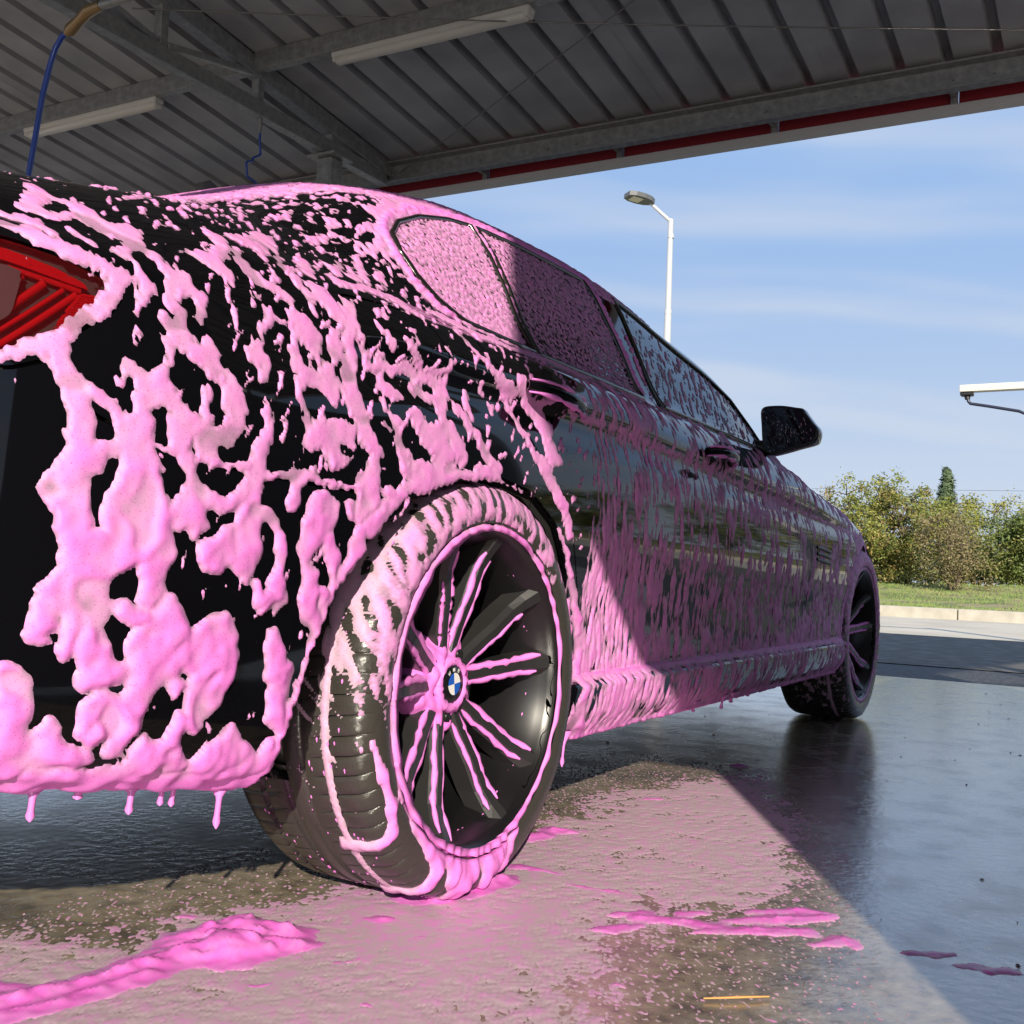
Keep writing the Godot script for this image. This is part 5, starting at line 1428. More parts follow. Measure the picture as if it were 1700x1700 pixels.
	# foam collar round the hub cap
	if not front:
		var hp := PackedVector3Array()
		var hr := PackedFloat32Array()
		for j in 49:
			var a := TAU * j / 48.0
			var e := 0.0085 + 0.0035 * nz.get_noise_2d(cos(a) * 3.0, sin(a) * 3.0)
			hp.append(Vector3(0.060, 0.0385 * sin(a) - 0.001, 0.0385 * cos(a)))
			hr.append(e)
		g.tube(hp, hr, 12)
	# foam filling the middle between the spokes
	var hp2 := poly([0.064, 0.034, 0.060, 0.038, 0.056, 0.050, 0.048, 0.074, 0.034, 0.083, 0.01, 0.086])
	var P2 := PackedVector3Array()
	var T3 := PackedFloat32Array()
	var C3 := PackedColorArray()
	var pl2 := PackedVector2Array()
	for i in hp2.size() - 1:
		for k2 in 6: pl2.append(hp2[i].lerp(hp2[i + 1], k2 / 6.0))
	for i in 121:
		var a := TAU * i / 120.0
		for q in pl2:
			var y := q.y * sin(a)
			var z := q.y * cos(a)
			P2.append(Vector3(q.x, y, z))
			var t := 0.0025 + 0.007 * ns.get_noise_2d(z * 38.0, y * 26.0 + 4.0) + 0.003 * smoothstep(-0.03, 0.04, z)
			T3.append(t - (0.006 if front else 0.0)); C3.append(foam_colour(t + 0.004, z, y))
	var N2 := grid_normals(P2, 121, pl2.size())
	for i in P2.size():
		if N2[i].x < 0: N2[i] = -N2[i]
	var g2 := offset_foam(P2, N2, 121, pl2.size(), T3, C3)
	paint(g, Color(0.79, 0.235, 0.69))
	var base := g.v.size()
	g.v.append_array(g2.v); g.n.append_array(g2.n); g.c.append_array(g2.c)
	for q in g2.ix: g.ix.append(q + base)
	if not front:
		rng.seed = 707
		for j in 420:
			var a := rng.randf_range(-2.4, 1.2) if j % 3 else rng.randf() * TAU
			var p: Vector3
			var m := Vector3(1, 0, 0)
			var r := rng.randf_range(0.0007, 0.0022)
			if j % 3 == 0:
				var u := rng.randf()
				p = Vector3(lerpf(0.09, -0.02, u), lerpf(0.237, 0.22, u) * sin(a), lerpf(0.237, 0.22, u) * cos(a))
			else:
				p = Vector3(rng.randf_range(-0.10, 0.11), 0.3375 * sin(a), 0.3375 * cos(a))
			var dn := Vector3(0, -cos(a), sin(a)) * signf(cos(a))
			g.tube(PackedVector3Array([p - dn * r * 1.3, p, p + dn * r * rng.randf_range(1.5, 4.0)]), PackedFloat32Array([r * 0.4, r, r * 0.3]), 5)
	while g.c.size() < g.v.size(): g.c.append(Color(0.79, 0.235, 0.69))
	var o := part(g, "soap_foam", M.foam)
	o.position = at
	meta(o, "pale foam clinging to the shaded front wheel" if front else "pink foam coating the near rear wheel and running onto the ground", "foam", "", "stuff")

# ---------------------------------------------------------------- foam on the ground
var FILM := poly([0.537, 0.587, 0.669, 0.458, 0.714, 0.291, 0.776, 0.169, 0.817, 0.097, 0.848, -0.26, 0.786, -0.671, 0.783, -1.022, 0.947, -1.385, 1.269, -0.721, 1.318, -0.335, 1.188, -0.109, 1.186, 0.071, 1.221, 0.222, 1.254, 0.388, 1.20, 0.62, 0.95, 1.0, 0.55, 1.0])

func build_spills() -> void:
	set_runs(SPILLS)
	var xs := steps(0.45, 1.80, 0.0046)
	var zs := steps(1.0, -1.55, 0.0052)
	var P := PackedVector3Array()
	var T := PackedFloat32Array()
	var T2 := PackedFloat32Array()
	var C := PackedColorArray()
	var C2 := PackedColorArray()
	var N := PackedVector3Array()
	for x in xs:
		for z in zs:
			P.append(Vector3(x, 0.0006, z))
			N.append(Vector3.UP)
			var n1 := nz.get_noise_2d(x * 30.0, z * 24.0)
			var n2 := nz.get_noise_2d(x * 110.0, z * 85.0)
			var n3 := nz.get_noise_2d(x * 5.0 + 3.0, z * 5.0)
			var t := -0.004
			var d := inside_runs(x + n1 * 0.008 + n2 * 0.002, z + nz.get_noise_2d(x * 26.0 + 40.0, z * 30.0) * 0.008, 200.0) + n2 * 0.0035 * smoothstep(0.95, 1.05, x) + n2 * 0.0012
			if d > 0.0:
				var H := 0.004 + 0.018 * smoothstep(0.01, 0.07, d)
				t = H * (1.0 - exp(-d / 0.016)) * (1.0 + 0.20 * ns.get_noise_2d(x * 14.0 + z * 9.0, z * 18.0 - x * 5.0))
				var bub := maxf(0.0, ns.get_noise_2d(x * 30.0 + 8.0, z * 34.0) - 0.35) * smoothstep(0.02, 0.05, d)
				t += bub * 0.012
			else: t = maxf(t, d * 0.5)
			T.append(t)
			C.append(Color(0.74, 0.24, 0.64).lerp(Color(0.78, 0.16, 0.62), clampf(0.35 + n1 * 0.8 + n2 * 0.4 + smoothstep(0.004, 0.02, d) * 0.4, 0.0, 1.0)).lerp(Color(0.66, 0.44, 0.58), 0.75 * smoothstep(0.006, 0.0, d)))
			var f := sdf(FILM, Vector2(x, z))
			var b := 0.34 * smoothstep(0.06, -0.12, f) - 0.75 * smoothstep(-0.04, 0.22, f) + 0.30 * n3 + 0.12 * nz.get_noise_2d(x * 14.0, z * 12.0) - 0.25 * maxf(0.0, nz.get_noise_2d(x * 9.0 + 60.0, z * 7.0))
			b += 0.30 * smoothstep(0.40, 0.05, Vector2(x - 0.93, z - 0.15).length())
			var fine := nz.get_noise_2d(x * 230.0, z * 170.0)
			var q := 0.34 * n1 + 0.36 * n2 + 0.26 * fine + b - 0.09
			var fleck := 0.75 * n2 + 0.85 * fine - 0.50 - 0.35 * smoothstep(0.15, 0.7, f) - 0.9 * smoothstep(0.0, 0.15, x - 1.15 - 0.39 * (z + 1.0))
			q = maxf(q, fleck)
			T2.append(minf(q * 0.0030, 0.0011) if f < 0.8 else -0.003)
			C2.append(Color(0.55, 0.43, 0.48).lerp(Color(0.76, 0.29, 0.66), clampf(0.06 + n1 * 0.7 + n2 * 0.5 + 0.30 * smoothstep(0.32, 0.05, Vector2(x - 0.9, z - 0.15).length()), 0.0, 1.0)))
	var g := offset_foam(P, N, xs.size(), zs.size(), T, C)
	var o := part(g, "foam_puddle", M.foam_wet)
	meta(o, "glossy magenta foam puddles and blobs on the wet concrete", "foam", "", "stuff")
	g = offset_foam(P, N, xs.size(), zs.size(), T2, C2)
	o = part(g, "foam_film", M.foam_film)
	meta(o, "thin greyish pink soap film spread on the concrete beside the rear wheel", "foam", "", "stuff")

# ---------------------------------------------------------------- wash canopy
func roof_y(z: float) -> float:
	return 3.30 + 0.117 * (z + 4.4)

func build_canopy() -> void:
	var o := thing("wash_canopy", "grey steel wash bay canopy with ribbed roof sheets and red fascia", "canopy", Vector3(0, 0, -4.4))
	var off := Vector3(0, 0, 4.4)
	var z0 := -4.52
	var z1 := 6.5
	# ribbed sheets, four ribs each
	var sheet := Geo.new()
	var pitch := 0.2405
	for k in 4:
		var x := k * pitch
		var sec := [[0.0, 0.0], [0.090, 0.0], [0.100, 0.06], [0.142, 0.06], [0.152, 0.0], [pitch + (0.012 if k == 3 else 0.0), 0.0]]
		for j in sec.size() - 1:
			for st in 6:
				var za := lerpf(z0, z1, st / 6.0)
				var zb := lerpf(z0, z1, (st + 1) / 6.0)
				sheet.quad(Vector3(x + sec[j][0], roof_y(za) + sec[j][1], za), Vector3(x + sec[j + 1][0], roof_y(za) + sec[j + 1][1], za), Vector3(x + sec[j + 1][0], roof_y(zb) + sec[j + 1][1], zb), Vector3(x + sec[j][0], roof_y(zb) + sec[j][1], zb))
	var sm := sheet.mesh()
	for k in 22:
		var s := part(sm, "roof_sheet", M.roof_sheet, o)
		s.position = off + Vector3(-1.427 - 0.121 - pitch * 4 * 14 + pitch * 4 * k, 0.002 * (k % 2), 0)
	for z in [-3.05, -1.5, 0.0, 1.5, 3.0, 4.5, 6.2]:
		var g := Geo.new()
		var y := roof_y(z)
		g.box(Vector3(-4.5, y - 0.052, z), Vector3(20.8, 0.10, 0.012), Basis(), 0.002)
		g.box(Vector3(-4.5, y - 0.008, z - 0.03), Vector3(20.8, 0.010, 0.05), Basis(), 0.002)
		g.box(Vector3(-4.5, y - 0.098, z - 0.03), Vector3(20.8, 0.010, 0.05), Basis(), 0.002)
		var s := part(g, "purlin", M.galvanised, o)
		s.position = off
	# edge channel along the front
	var g := Geo.new()
	g.box(Vector3(-4.5, 3.205, -4.43), Vector3(20.8, 0.135, 0.012), Basis(), 0.002)
	g.box(Vector3(-4.5, 3.272, -4.395), Vector3(20.8, 0.012, 0.07), Basis(), 0.002)
	g.box(Vector3(-4.5, 3.138, -4.395), Vector3(20.8, 0.012, 0.07), Basis(), 0.002)
	for k in 20:
		var x := -6.0 + k * 0.4 + 0.1 * (k % 3)
		g.lathe(poly([0.0, 0.0, 0.0, 0.007, 0.012, 0.007, 0.012, 0.0]), 8, Vector3(x, 3.20, -4.42))
	part(g, "eave_channel", M.galvanised, o).position = off
	# trusses
	for x in [-13.7, -8.0, -2.64, 3.05, 5.8]:
		var t := Node3D.new()
		t.name = "roof_truss"
		o.add_child(t, true)
		t.position = off + Vector3(x, 0, 0)
		g = Geo.new()
		g.beam(Vector3(0, 3.165, -4.38), Vector3(0, 3.165, 6.2), 0.07, 0.09)
		part(g, "lower_chord", M.galvanised, t)
		g = Geo.new()
		g.beam(Vector3(0, roof_y(-4.42) - 0.062, -4.42), Vector3(0, roof_y(6.3) - 0.062, 6.3), 0.08, 0.11)
		part(g, "upper_chord", M.galvanised, t)
		for z in [-3.81, -3.13, -2.39, -0.8, 1.0, 3.0, 5.0]:
			g = Geo.new()
			g.beam(Vector3(0, 3.2, z), Vector3(0, roof_y(z) - 0.10, z), 0.055, 0.055)
			part(g, "strut", M.galvanised, t)
		for e in [[-2.42, 3.225, -3.10, 3.36], [-2.35, 3.22, -0.85, 3.5], [0.95, 3.22, -0.75, 3.52], [1.05, 3.22, 2.95, 3.9]]:
			g = Geo.new()
			g.beam(Vector3(0.012, e[1], e[0]), Vector3(0.012, e[3], e[2]), 0.035, 0.035)
			part(g, "strut", M.galvanised, t)
	for e in [[-2.64, -3.81], [-8.0, -3.81], [3.05, -3.81], [-2.64, 5.9], [-8.0, 5.9], [3.05, 5.9], [5.8, -3.81], [5.8, 5.9], [-13.7, -3.81], [-13.7, 5.9]]:
		g = Geo.new()
		g.box(Vector3(e[0], 1.55, e[1]), Vector3(0.12, 3.1, 0.12), Basis(), 0.008)
		g.box(Vector3(e[0], 0.012, e[1]), Vector3(0.26, 0.02, 0.26), Basis(), 0.003)
		g.box(Vector3(e[0], 3.108, e[1]), Vector3(0.22, 0.016, 0.2), Basis(), 0.003)
		part(g, "column", M.galvanised, o).position = off
	# red fascia boards between posts, pale trim under them
	for k in 21:
		var x := -0.949 - 0.972 * 14 + 0.972 * k
		g = Geo.new()
		g.box(Vector3(x + 0.486, 3.26, -4.565), Vector3(0.93, 0.31, 0.02), Basis(), 0.003)
		part(g, "fascia_board", M.red_fascia, o).position = off
		g = Geo.new()
		g.box(Vector3(x, 3.26, -4.55), Vector3(0.035, 0.32, 0.045), Basis(), 0.003)
		part(g, "fascia_post", M.galvanised, o).position = off
		g = Geo.new()
		g.box(Vector3(x, 3.16, -4.49), Vector3(0.03, 0.03, 0.12), Basis(), 0.002)
		part(g, "fascia_bracket", M.galvanised, o).position = off
	g = Geo.new()
	g.box(Vector3(-4.5, 3.090, -4.555), Vector3(20.8, 0.042, 0.075), Basis(), 0.004)
	part(g, "edge_trim", M.pale_trim, o).position = off

func build_fittings() -> void:
	for e in [[-2.05, "shorter strip light under the roof right of the truss"], [-4.67, "strip light left of the roof truss beside the blue hose"]]:
		var t := thing("strip_light", e[1].replace("shorter ", "unlit "), "strip light", Vector3(e[0], 3.34, -3.10), "unlit strip lights under the canopy")
		var g := Geo.new()
		g.box(Vector3(0.625, 0.005, 0), Vector3(1.25, 0.03, 0.075), Basis(), 0.006)
		part(g, "base", M.lamp_base, t)
		g = Geo.new()
		g.lathe(poly([0.02, 0.0, 0.02, 0.022, 0.03, 0.030, 1.22, 0.030, 1.23, 0.022, 1.23, 0.0]), 20, Vector3(0, -0.018, 0))
		part(g, "cover", M.lamp_cover, t)
		for x in [0.02, 1.23]:
			g = Geo.new()
			g.box(Vector3(x, -0.012, 0), Vector3(0.03, 0.05, 0.07), Basis(), 0.008)
			part(g, "end_cap", M.lamp_base, t)
		for x in [0.15, 0.45, 0.8, 1.1]:
			g = Geo.new()
			g.box(Vector3(x, -0.006, -0.034), Vector3(0.02, 0.034, 0.008), Basis(), 0.001)
			part(g, "clip", M.galvanised, t)
	# swinging boom and blue hose
	var t := thing("spray_boom", "swivel boom pipe with brass joint and long blue hose", "spray boom", Vector3(-0.4, 2.80, -1.4))
	var o := -t.position
	var g := Geo.new()
	g.tube(PackedVector3Array([o + Vector3(-0.35, 3.60, -1.4), o + Vector3(-0.35, 2.90, -1.4), o + Vector3(-0.42, 2.80, -1.4), o + Vector3(-1.0, 2.795, -1.4), o + Vector3(-1.70, 2.785, -1.4), o + Vector3(-1.90, 2.787, -1.4)]), PackedFloat32Array([0.018]), 12)
	part(g, "boom_pipe", M.galvanised, t)
	g = Geo.new()
	g.tube(PackedVector3Array([o + Vector3(-1.88, 2.787, -1.4), o + Vector3(-1.96, 2.78, -1.4), o + Vector3(-2.01, 2.75, -1.4), o + Vector3(-2.06, 2.72, -1.4), o + Vector3(-2.09, 2.71, -1.4)]), PackedFloat32Array([0.020, 0.026, 0.022, 0.028, 0.012]), 12)
	part(g, "swivel_joint", M.brass, t)
	g = Geo.new()
	g.tube(PackedVector3Array([o + Vector3(-2.09, 2.71, -1.4), o + Vector3(-2.115, 2.70, -1.4), o + Vector3(-2.15, 2.66, -1.4), o + Vector3(-2.175, 2.60, -1.4), o + Vector3(-2.215, 2.463, -1.4), o + Vector3(-2.244, 2.284, -1.4), o + Vector3(-2.271, 2.126, -1.4), o + Vector3(-2.30, 1.8, -1.42), o + Vector3(-2.30, 1.2, -1.45), o + Vector3(-2.30, 0.85, -1.45)]), PackedFloat32Array([0.012]), 10)
	part(g, "hose", M.blue_hose, t)
	g = Geo.new()
	g.tube(PackedVector3Array([o + Vector3(-2.30, 0.88, -1.45), o + Vector3(-2.30, 0.75, -1.45), o + Vector3(-2.30, 0.30, -1.45)]), PackedFloat32Array([0.016, 0.016, 0.008]), 10)
	part(g, "lance", M.black_plastic, t)
	t = thing("coiled_hose", "short curled blue air hose hanging from the truss", "hose", Vector3(-2.64, 3.12, -3.16))
	o = -t.position
	g = Geo.new()
	g.tube(PackedVector3Array([o + Vector3(-2.64, 3.13, -3.164), o + Vector3(-2.64, 3.03, -3.164)]), PackedFloat32Array([0.014, 0.010]), 8)
	part(g, "connector", M.galvanised, t)
	var c := Curve3D.new()
	for q in [[3.04, -3.165], [3.0, -3.167], [2.915, -3.18], [2.86, -3.12], [2.818, -3.07], [2.755, -3.08], [2.728, -3.158], [2.68, -3.20], [2.5, -3.2], [2.2, -3.2]]: c.add_point(o + Vector3(-2.64, q[0], q[1]), Vector3(0, 0.02, 0), Vector3(0, -0.02, 0))
	g = Geo.new()
	g.tube(c.tessellate(4), PackedFloat32Array([0.007]), 8)
	part(g, "hose", M.blue_hose, t)
	for e in [[Vector3(-2.767, 3.40, -2.3), Vector3(1.369, 3.225, -4.063), "thin cable running along under the ribbed roof"], [Vector3(1.9, 3.55, -2.1), Vector3(-2.52, 3.20, -4.40), "diagonal bracing cable running to the truss end"]]:
		g = Geo.new()
		var mid: Vector3 = (e[0] + e[1]) * 0.5
		var pts := PackedVector3Array()
		for k in 13: pts.append(e[0].lerp(e[1], k / 12.0) - mid + Vector3(0, -0.02 * sin(PI * k / 12.0), 0))
		g.tube(pts, PackedFloat32Array([0.004]), 6)
		var q := part(g, "bracing_cable", M.steel_cable)
		q.position = mid
		meta(q, e[2], "cable")
	# divider added out of view, outlined to throw shade on doors and slab
	var d := thing("shade_blocker", "dark sheet divider added out of view to shade the car", "blocker", Vector3(2.6, 0, 0))
	g = Geo.new()
	g.prism(poly([-3.0, 0.05, 1.62, 0.05, 1.36, 1.32, 1.95, 1.6, 2.3, 1.88, 2.58, 2.2, 2.62, 3.0, -0.7, 3.0, -0.75, 1.5, -3.0, 1.45]), 0.04, Vector3.ZERO, Basis(Vector3(0, 0, 1), Vector3(0, 1, 0), Vector3(-1, 0, 0)))  # low front part added to keep reflections in the rear flank dark
	part(g, "sheet", M.blocker_sheet, d)
	for z in [-0.7, 2.75]:
		g = Geo.new()
		g.box(Vector3(0.02, 1.6, z), Vector3(0.08, 3.2, 0.08), Basis(), 0.006)
		if z < 0: part(g, "post", M.galvanised, d)  # upright of the added panel

# ---------------------------------------------------------------- surroundings
func sheet_xz(x0: float, x1: float, z0: float, z1: float, y: float, n := 1) -> Geo:
	var g := Geo.new()
	for i in n:
		var a := lerpf(z0, z1, float(i) / n)
		var b := lerpf(z0, z1, float(i + 1) / n)
		g.quad(Vector3(x0, y, a), Vector3(x1, y, a), Vector3(x1, y, b), Vector3(x0, y, b))
	return g

func bank_y(z: float, x: float) -> float:
	return 0.17 + 0.50 * smoothstep(-20.0, -31.0, z) + 0.06 * nz.get_noise_2d(x * 0.5, z * 0.5)

func build_ground() -> void:
	structure(sheet_xz(-300, 300, 300, -300, -0.06), "ground", M.soil)
	structure(sheet_xz(-14, 14, 12, -5.30, 0.0, 4), "wash_slab", M.wet_concrete)
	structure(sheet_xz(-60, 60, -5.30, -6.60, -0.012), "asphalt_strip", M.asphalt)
	structure(sheet_xz(-60, 60, -6.60, -11.7, -0.006, 3), "shade_toned_lane", M.lane_shade_tone)  # canopy shade painted as darker ground, ending at the shadow edge
	structure(sheet_xz(-60, 60, -11.7, -19.55, -0.002, 6), "forecourt", M.pale_concrete)
	structure(sheet_xz(-60, -14, 12, -5.30, -0.02), "side_yard", M.pale_concrete)
	structure(sheet_xz(14, 60, 12, -5.30, -0.02), "side_yard", M.pale_concrete)
	structure(sheet_xz(-60, 60, 60, 12, -0.02), "rear_yard", M.pale_concrete)
	var k := Node3D.new()
	k.name = "kerb"
	add_child(k)
	k.set_meta("kind", "structure")
	var g := Geo.new()
	g.box(Vector3(0, 0.08, 0), Vector3(1.545, 0.22, 0.22), Basis(), 0.018)
	var km := g.mesh()
	for i in 40:
		var s := part(km, "kerb_stone", M.kerb_stone, k)
		s.position = Vector3(-31.3 + i * 1.56, 0.003 * (i % 3), -19.66 + 0.004 * (i % 2))
	# grass bank rising behind the kerb
	g = Geo.new()
	var xs := steps(-60, 60, 1.0)
	var zs := steps(-19.75, -60, 0.8)
	for z in zs:
		for x in xs: g.v.append(Vector3(x, bank_y(z, x), z))
	g.n = grid_normals(g.v, zs.size(), xs.size())
	for i in g.n.size(): g.n[i] = g.n[i] if g.n[i].y > 0 else -g.n[i]
	var nj := xs.size()
	for i in zs.size() - 1:
		for j in nj - 1:
			var a := i * nj + j
			g.ix.append_array([a, a + nj, a + 1, a + 1, a + nj, a + nj + 1])
	structure(g, "grass_bank", M.soil)
	g = Geo.new()
	rng.seed = 77
	for i in 22000:
		var x := rng.randf_range(-8.0, 3.0)
		var z := -19.85 - 11.0 * pow(rng.randf(), 1.2)
		var dry := nz.get_noise_2d(x * 1.2 + 40.0, z * 0.9)
		if absf(z + 22.2) < 0.7 + dry and x > -3.2 and rng.randf() < 0.85: continue
		var y := bank_y(z, x)
		var a := rng.randf() * TAU
		var h := rng.randf_range(0.025, 0.07)
		var w := Vector3(cos(a), 0, sin(a)) * 0.012
		var tip := Vector3(rng.randf_range(-0.05, 0.05), h, rng.randf_range(-0.05, 0.05))
		var p := Vector3(x, y, z)
		var kk := g.v.size()
		if w.x < 0.0: w = -w
		g.v.append_array([p + w, p - w, p + tip])
		var col := Color(0.20, 0.30, 0.07).lerp(Color(0.40, 0.37, 0.15), clampf(rng.randf() * 0.6 + dry * 0.5, 0.0, 1.0))
		for q in 3:
			g.n.append(Vector3(0.2, 0.95, 0.3)); g.c.append(col)
		g.ix.append_array([kk, kk + 1, kk + 2])
	var o := part(g, "grass", M.grass_blade)
	meta(o, "short green grass on the bank behind the pale kerb", "grass", "", "stuff")

func make_tree(called: String, label: String, at: Vector3, h: float, r: float, cols: Array, leaves: int, size: float, sd: int, low := 0.15, cat := "tree") -> void:
	var t := thing(called, label, cat, at, "trees and bushes on the grass bank")
	rng.seed = sd
	var g := Geo.new()
	var tips := []
	var stems := 5 if cat == "bush" else 4
	for s in stems:
		var a := TAU * s / stems + rng.randf() * 0.8
		var p := Vector3(0.04 * cos(a), 0, 0.04 * sin(a))
		var d := Vector3(cos(a) * 0.35, 1.0, sin(a) * 0.35).normalized()
		var pts := PackedVector3Array([p])
		var rad := PackedFloat32Array([0.05 * h / 3.0])
		for k in 6:
			d = (d + Vector3(rng.randf_range(-0.3, 0.3), 0.05, rng.randf_range(-0.3, 0.3))).normalized()
			p += d * h * 0.14
			pts.append(p)
			rad.append(0.05 * h / 3.0 * (1.0 - k / 7.0))
			for b in 3:
				var e := p + Vector3(rng.randf_range(-1, 1) * r * 0.55, rng.randf_range(-0.1, 0.35) * h * 0.35, rng.randf_range(-1, 1) * r * 0.55)
				if k > 0:
					g.tube(PackedVector3Array([p, p.lerp(e, 0.5) + Vector3(0, 0.03, 0), e]), PackedFloat32Array([0.018 * h / 3.0, 0.011 * h / 3.0, 0.004]), 5)
					tips.append(e)
		g.tube(pts, rad, 6)
	part(g, "trunk", M.bark, t)
	# clumps of leaves spread through the crown
	g = Geo.new()
	var cl := []
	for k in 46:
		var q := Vector3(rng.randf_range(-1, 1), rng.randf_range(-1, 1), rng.randf_range(-1, 1))
		if q.length() > 1.0: continue
		q = q.normalized() * pow(q.length(), 0.5)
		var y := lerpf(low, 0.95, q.y * 0.5 + 0.5)
		var w := r * (0.55 + 0.45 * sin(PI * clampf(y * 0.9 + 0.12, 0.0, 1.0)))
		cl.append([Vector3(q.x * w, y * h, q.z * w), rng.randf_range(0.16, 0.34) * r, rng.randf()])
	for k in 22: cl.append([Vector3(rng.randf_range(-1, 1) * r * 0.9, rng.randf_range(0.04, 0.34) * h, rng.randf_range(-1, 1) * r * 0.7), rng.randf_range(0.14, 0.26) * r, rng.randf()])
	for q in tips: cl.append([q, rng.randf_range(0.12, 0.24) * r, rng.randf()])
	for i in leaves:
		var c: Array = cl[rng.randi() % cl.size()]
		var q := Vector3(rng.randfn(), rng.randfn(), rng.randfn()) * 0.55
		var p: Vector3 = c[0] + q * c[1]
		if p.y < 0.05: continue
		var n := Vector3(rng.randfn(), rng.randfn() + 0.5, rng.randfn()).normalized()
		var u := n.cross(Vector3(rng.randfn(), rng.randfn(), rng.randfn())).normalized()
		var w := n.cross(u)
		var s := size * rng.randf_range(0.6, 1.25)
		var k := g.v.size()
		g.v.append_array([p - u * s, p + w * s * 0.42, p + u * s, p - w * s * 0.42])
		var m: float = clampf(c[2] * 0.7 + rng.randf() * 0.45, 0.0, 0.999) * (cols.size() - 1)
		var col: Color = cols[int(m)].lerp(cols[int(m) + 1], m - int(m))
		for z in 4:
			g.n.append(n); g.c.append(col)
		g.ix.append_array([k, k + 1, k + 2, k, k + 2, k + 3])
	part(g, "crown", M.leaf, t)

func make_conifer(label: String, at: Vector3, h: float, r: float) -> void:
	var t := thing("conifer_tree", label, "tree", at)
	rng.seed = 5
	var g := Geo.new()
	g.tube(PackedVector3Array([Vector3.ZERO, Vector3(0, h * 0.5, 0), Vector3(0, h, 0)]), PackedFloat32Array([0.08, 0.05, 0.01]), 7)
	part(g, "trunk", M.bark, t)
	g = Geo.new()
	for k in 230:
		var y := pow(rng.randf(), 0.8)
		var a := rng.randf() * TAU
		var l := r * (1.04 - y) * rng.randf_range(0.6, 1.1)
		var d := Vector3(cos(a), 0.15 - 0.25 * (1.0 - y), sin(a))
		for j in 34:
			var u := rng.randf()
			var p := Vector3(0, y * h, 0) + d * l * u + Vector3(rng.randfn(), rng.randfn() - 0.4, rng.randfn()) * 0.045
			var q := Vector3(rng.randfn(), rng.randfn(), rng.randfn()).normalized()
			var w := q.cross(d).normalized()
			var m := g.v.size()
			var nn := (d + Vector3.UP * 0.6 + q * 0.4).normalized()
			if (q * 0.12).cross(w).dot(nn) < 0: w = -w
			g.v.append_array([p - w * 0.02, p + w * 0.02, p + q * 0.12])
			var col := Color(0.06, 0.10, 0.05).lerp(Color(0.12, 0.17, 0.08), rng.randf())
			for z in 3:
				g.n.append(nn); g.c.append(col)
			g.ix.append_array([m, m + 1, m + 2])
	part(g, "crown", M.needle, t)

